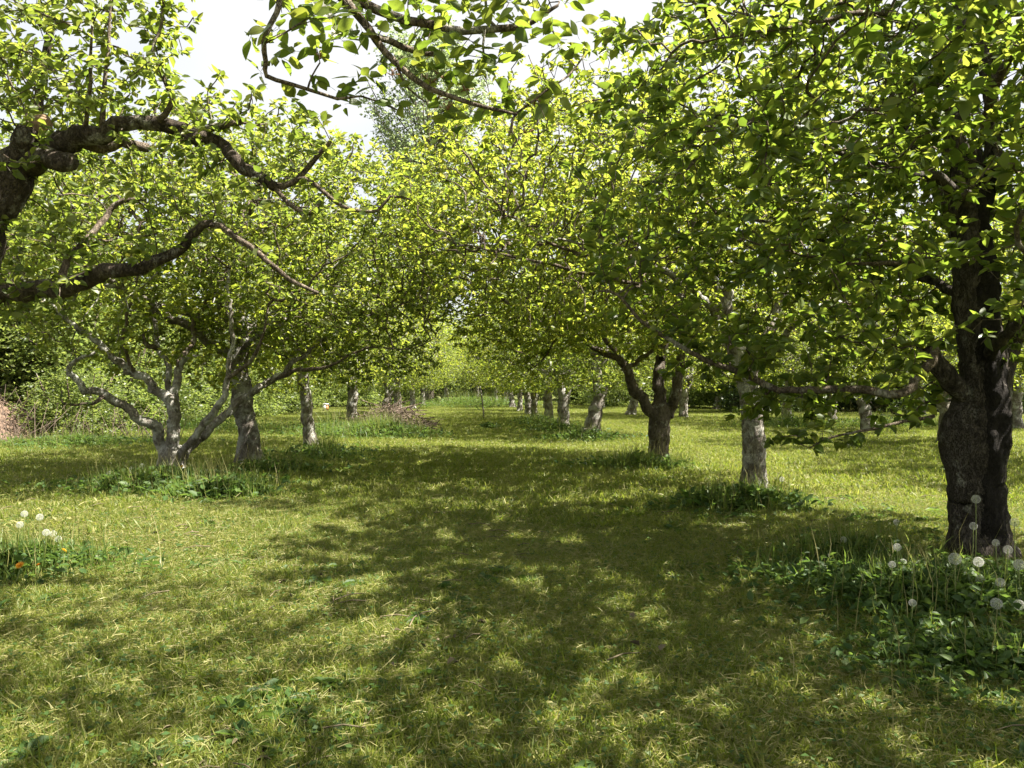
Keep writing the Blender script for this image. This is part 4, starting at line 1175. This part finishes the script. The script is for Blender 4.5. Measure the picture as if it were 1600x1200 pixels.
weed_patch(gp(875, 676), 1.1, .9, 1200, 700, .4, 'weeds round the Y-forked right trunk', 14)
weed_patch(gp(845, 664), 1.3, 2.5, 1500, 900, .5, 'weeds round the farther right trunks', 15)
weed_patch(gp(763, 670), .35, .3, 220, 260, .32, 'lone dark tuft of weeds in the middle of the aisle', 16)
weed_patch(gp(1235, 668), 1.6, 1.2, 1200, 700, .7, 'tall pale grass round the outer pale trunk', 17)
weed_patch(gp(740, 634), 5.5, 7.0, 5000, 1500, 1.0, 'tall pale grass across the end of the aisle', 18, (.1, .2))
weed_patch(gp(110, 697), 2.6, 1.2, 2600, 1500, .35, 'rough grass at the foot of the earth bank', 19)
weed_patch(gp(300, 672), 4.0, 2.5, 3000, 1500, .55, 'rough grass below the bank behind the pale forked tree', 20)
weed_patch(gp(1400, 668), 5.0, 2.0, 2500, 1500, .5, 'rough grass in front of the dark hedge bushes', 21)

# bare dry stems on the earth bank
mb = MB(); r = np.random.default_rng(120)
for q in range(130):
    px = r.uniform(-10, 60) if q < 60 else r.uniform(80, 280); Yd = r.uniform(15, 17.5)
    p = at(px, 605, Yd); p[2] = float(H(p[0], Yd)); d = np.array([r.normal(0, .5), r.normal(0, .4), 1]); l = r.uniform(.3, .9)
    mb.add(*tube(np.array([p, p + d * l * .5, p + d * l]), np.array([.008, .006, .003]), 3))
o = link('dry_stems', mb.mesh('dry_stems', [M_STICK]))
tag(o, 'dry reddish stems standing on the bare earth bank', 'dead stems', None, 'stuff')

# ------------------------------------------------------------------ brush pile
c = np.append(gp(612, 676), 0.0)
t = empty('brush_pile', c, 'heap of pruned brown sticks left of the aisle beside the left row', 'brush pile')
r = np.random.default_rng(130)
sm = []
for q in range(6):
    n = 6; P = np.stack([np.linspace(-.5, .5, n), r.normal(0, .035, n), r.normal(0, .035, n)], 1)
    s1 = MB(); s1.add(*tube(P, np.linspace(.016, .006, n), 5, .1, q))
    for z in range(3):
        a = P[r.integers(1, 4)]; d = norm(np.array([r.uniform(.3, 1), r.normal(0, .7), r.normal(0, .7)]))
        s1.add(*tube(np.array([a, a + d * .12, a + d * .24 + (0, 0, .02)]), np.array([.007, .005, .002]), 4))
    sm.append(s1.mesh('stick', [M_STICK]))
for q in range(280):
    a = r.uniform(0, 6.283); rr = r.uniform(0, 1) ** .6
    x, y = math.cos(a) * rr * .95, math.sin(a) * rr * .7
    zt = .52 * (1 - rr ** 2) + .1
    o = link('stick', sm[q % 6], t, (x, y, .05 + zt * r.uniform(0, 1) ** .7))
    o.rotation_euler = (r.uniform(0, 6.28), r.normal(0, .28), r.uniform(0, 6.283)); s = r.uniform(.5, 1.15)
    o.scale = (s, s * .8, s * .8)

# leaning thin stake in the aisle and the small white box far left
p = onground(757, 27)
mb = MB(); q0 = np.zeros(3); q1 = at(750, 603, 27) - p
mb.add(*tube(np.array([q0 - (0, 0, .1), q0 * .5 + q1 * .5 + (.01, 0, 0), q1]), np.array([.028, .025, .02]), 7, .08, 2))
o = link('leaning_stake', mb.mesh('leaning_stake', [M_BARK_PALE]), None, tuple(p))
tag(o, 'thin pale leaning stake standing alone in the aisle', 'stake')
p = onground(508, 36)
BS = .62
t = empty('garden_box', p, 'small white box with a rusty orange side far behind the weeds on the left', 'box')


def boxmesh(name, x0, x1, y0, y1, z0, z1, m):
    v = np.array([(x, y, z) for z in (z0, z1) for y in (y0, y1) for x in (x0, x1)], float) * BS
    f = np.array([(0, 2, 3, 1), (4, 5, 7, 6), (0, 1, 5, 4), (2, 6, 7, 3), (0, 4, 6, 2), (1, 3, 7, 5)])
    return new_mesh(name, v, [f], [m], None, False)


link('hive_body', boxmesh('hive_body', -.14, .1, -.2, .2, .12, .52, M_WHITE), t)
link('side_panel', boxmesh('side_panel', .102, .2, -.2, .2, .12, .42, M_RUST), t)
link('lid', boxmesh('lid', -.17, .23, -.23, .23, .522, .57, M_WHITE), t)
for x in (-.1, .15):
    for y in (-.15, .15):
        link('leg', boxmesh('leg', x - .025, x + .025, y - .025, y + .025, -.05, .118, M_STICK), t)

# ------------------------------------------------------------------ dandelions
def clock_mesh():
    mb = MB(); n = 90
    k = np.arange(n) + .5; ph = np.arccos(1 - 2 * k / n); th = math.pi * (1 + 5 ** .5) * k
    D = np.stack([np.cos(th) * np.sin(ph), np.sin(th) * np.sin(ph), np.cos(ph)], 1)
    D = D[D[:, 2] > -.93]
    for d in D:
        u = norm(np.cross(d, (.3, .5, .81))[None])[0]; w = np.cross(d, u)
        p = d * .019; mb.add(np.array([d * .004, d * .0195 + u * .0004, d * .0195 - u * .0004]), [np.array([(0, 1, 2)])])
        for q in range(5):                                # parachute of fine hairs
            a = q * 1.2566; e = (u * math.cos(a) + w * math.sin(a)); s = (-u * math.sin(a) + w * math.cos(a)) * .0011
            mb.add(np.array([p, p + d * .0045 + e * .0055 + s, p + d * .0045 + e * .0055 - s]), [np.array([(0, 1, 2)])])
    return mb.mesh('seed_head', [M_FLUFF])


CLOCK = clock_mesh()
mb = MB(); mb.add(*tube(np.array([(0, 0, -.006), (0, 0, 0), (0, 0, .004)]), np.array([.002, .0045, .003]), 7)); CORE = mb.mesh('receptacle', [M_STEM])


def flower_mesh(name, m, rad):
    mb = MB(); r = np.random.default_rng(5)
    for ring, (n, el) in enumerate(((16, .15), (13, .5), (9, .95))):
        a = np.arange(n) * 6.283 / n + ring * .2
        X = np.stack([np.cos(a) * math.cos(el), np.sin(a) * math.cos(el), np.full(n, math.sin(el))], 1)
        v, f = place(LEAF2_T, [LEAF2_Q], np.zeros((n, 3)), X, np.tile(np.array((0, 0, 1.0)), (n, 1)) + X * -.3, np.full(n, rad * (1 - .15 * ring)), np.full(n, rad * .3))
        mb.add(v, f)
    return mb.mesh(name, [m])


YEL, ORA = flower_mesh('flower_head', M_YELLOW, .02), flower_mesh('flower_head', M_ORANGE, .026)


def dandelion(px, py, Yd, label, group, kind='clock', s=1.0):
    h = at(px, py, Yd); lean = rng.normal(0, .035, 2)
    g = np.array((h[0] + lean[0], Yd + lean[1], 0)); g[2] = float(H(g[0], g[1]))
    nm, cat = ('dandelion_clock', 'dandelion clock') if kind == 'clock' else ('yellow_dandelion', 'flower') if kind == 'yellow' else ('orange_flower', 'flower')
    t = empty(nm, g, label, cat, group)
    e = h - g; mid = e * .5 + np.append(lean * -.35, 0)
    mb = MB(); mb.add(*tube(resample([((0, 0, -.02), .0032), (mid, .0028), (e, .0023)], .05)[0], np.linspace(.0032, .0023, len(resample([((0, 0, -.02), .0032), (mid, .0028), (e, .0023)], .05)[0])), 5))
    link('stem', mb.mesh('stem', [M_STEM]), t)
    hd = link('seed_head' if kind == 'clock' else 'flower_head', {'clock': CLOCK, 'yellow': YEL, 'orange': ORA}[kind], t, tuple(e))
    hd.scale = (s, s, s); hd.rotation_euler = (rng.normal(0, .3) if kind == 'clock' else .5, rng.normal(0, .3), rng.uniform(0, 6))
    if kind == 'clock':
        c = link('receptacle', CORE, hd)


CK = 'dandelion clocks beside the thick trunk'
for px, py, Yd, lab, s in (
    (1525, 780, 4.3, 'tallest dandelion clock, standing in front of the middle of the thick dark trunk', 1.0),
    (1521, 822, 4.35, 'dim dandelion clock just under the tallest one before the dark trunk', .9),
    (1585, 816, 4.1, 'dandelion clock on a tall stem right of the thick dark trunk', .95),
    (1556, 848, 4.2, 'smaller dandelion clock at the right foot of the thick trunk', .8),
    (1575, 859, 4.0, 'flattened dandelion clock right of the foot of the thick trunk', .95),
    (1402, 855, 4.1, 'white dandelion clock topmost of the trio left of the trunk foot', .85),
    (1394, 882, 4.0, 'bright white half-closed dandelion clock, lowest left of the trio left of the trunk foot', .75),
    (1411, 879, 4.2, 'greyish dandelion clock, right one of the trio left of the trunk foot', .85),
    (1492, 873, 3.75, 'largest and brightest dandelion clock, front of the trunk foot', 1.2),
    (1529, 878, 4.0, 'grey dandelion clock just right of the largest clock', 1.05),
    (1318, 843, 4.7, 'lone dandelion clock farthest left in the weed patch', .8),
    (1592, 882, 3.8, 'dandelion clock cut by the right edge at the height of the trunk foot', 1.1),
    (1557, 943, 3.5, 'bright dandelion clock low in the dark weeds at lower right', 1.05),
    (1592, 945, 3.6, 'dim dandelion clock low at the right edge beside the bright low one', 1.0),
    (1531, 905, 3.9, 'dim dandelion clock below the grey clock at the trunk foot', .9),
    (1563, 910, 3.8, 'faint dandelion clock between the low clocks and the trunk foot', .95),
    (1489, 911, 3.95, 'faint dandelion clock on the stem side below the largest clock', .8),
    (1426, 942, 3.5, 'greenish closed dandelion clock low in the shade left of the largest clock', .7),
    (1508, 899, 4.0, 'small faint dandelion clock below and right of the largest clock', .75),
    (1401, 816, 4.8, 'distant faint dandelion clock above the trio left of the trunk', .8),
    (1440, 893, 4.2, 'faint dandelion clock beside the yellow flower', .75),
    (1222, 749, 7.7, 'small dandelion clock beside the straight sawn trunk', 1.1)):
    dandelion(px, py, Yd, lab, CK, 'clock', s)
dandelion(1429, 880, 4.25, 'single yellow dandelion in the weeds left of the thick trunk', 'yellow flowers', 'yellow', .9)
CL = 'dandelion clocks at the left edge'
for px, py, lab in ((38, 803, 'topmost dandelion clock at the left edge of the lawn'), (31, 820, 'dandelion clock just below the topmost at the left edge'), (62, 808, 'dandelion clock right of the topmost at the left edge'),
                    (72, 832, 'middle dandelion clock of the left edge cluster'), (83, 834, 'dandelion clock touching the middle one of the left cluster'), (91, 842, 'rightmost dandelion clock of the left edge cluster'), (60, 869, 'low dandelion clock above the orange flower')):
    dandelion(px, py, 4.9 + rng.uniform(-.2, .3), lab, CL, 'clock', .85)
dandelion(31, 883, 4.5, 'bright orange flower in the weeds at the left edge', 'orange flowers', 'orange', 1.0)
dandelion(60, 883, 4.6, 'half hidden orange flower right of the bright orange one', 'orange flowers', 'orange', .6)
dandelion(100, 860, 4.7, 'pale yellow flower at the right side of the left edge weeds', 'yellow flowers', 'yellow', .9)
for px, py, lab in ((284, 729, 'yellow flower on the pale forked trunk foot, upper of two'), (297, 742, 'yellow flower on the pale forked trunk foot, lower of two'), (322, 752, 'yellow flower in the sunlit grass right of the pale forked trunk')):
    dandelion(px, py, 8.9, lab, 'yellow flowers', 'yellow', 1.1)
for px, py, lab in ((170, 740, 'leftmost dandelion clock in the grass left of the pale forked trunk'), (205, 733, 'middle dandelion clock in the grass left of the pale forked trunk'), (222, 728, 'rightmost dandelion clock in the grass left of the pale forked trunk'), (248, 750, 'dandelion clock against the pale forked trunk foot'), (300, 735, 'dandelion clock right of the pale forked trunk foot')):
    dandelion(px, py, 8.8, lab, 'dandelion clocks round the pale forked tree', 'clock', 1.1)

# a few fallen brown leaves on the near lawn
FL = bpy.data.meshes.new
r = np.random.default_rng(140)
v, f = place(LEAF_T, [LEAF_Q], np.zeros((1, 3)), np.array([(1., 0, 0)]), np.array([(0, 0, 1.)]), np.array([.05]), np.array([.032]))
fm = new_mesh('fallen_leaf', v, f, [M_FALLEN])
for px, py, lab in ((990, 975, 'pinkish brown fallen leaf on the shaded lawn, upper one'), (1000, 1028, 'brown fallen leaf on the shaded lawn below the upper one'), (1032, 1036, 'brown fallen leaf, right one of the shaded lawn')):
    g = gp(px, py)
    o = link('fallen_leaf', fm, None, (g[0], g[1], float(H(*g)) + .045)); o.rotation_euler = (r.normal(0, .3), r.normal(0, .3), r.uniform(0, 6))
    tag(o, lab, 'leaf', 'fallen leaves on the lawn')
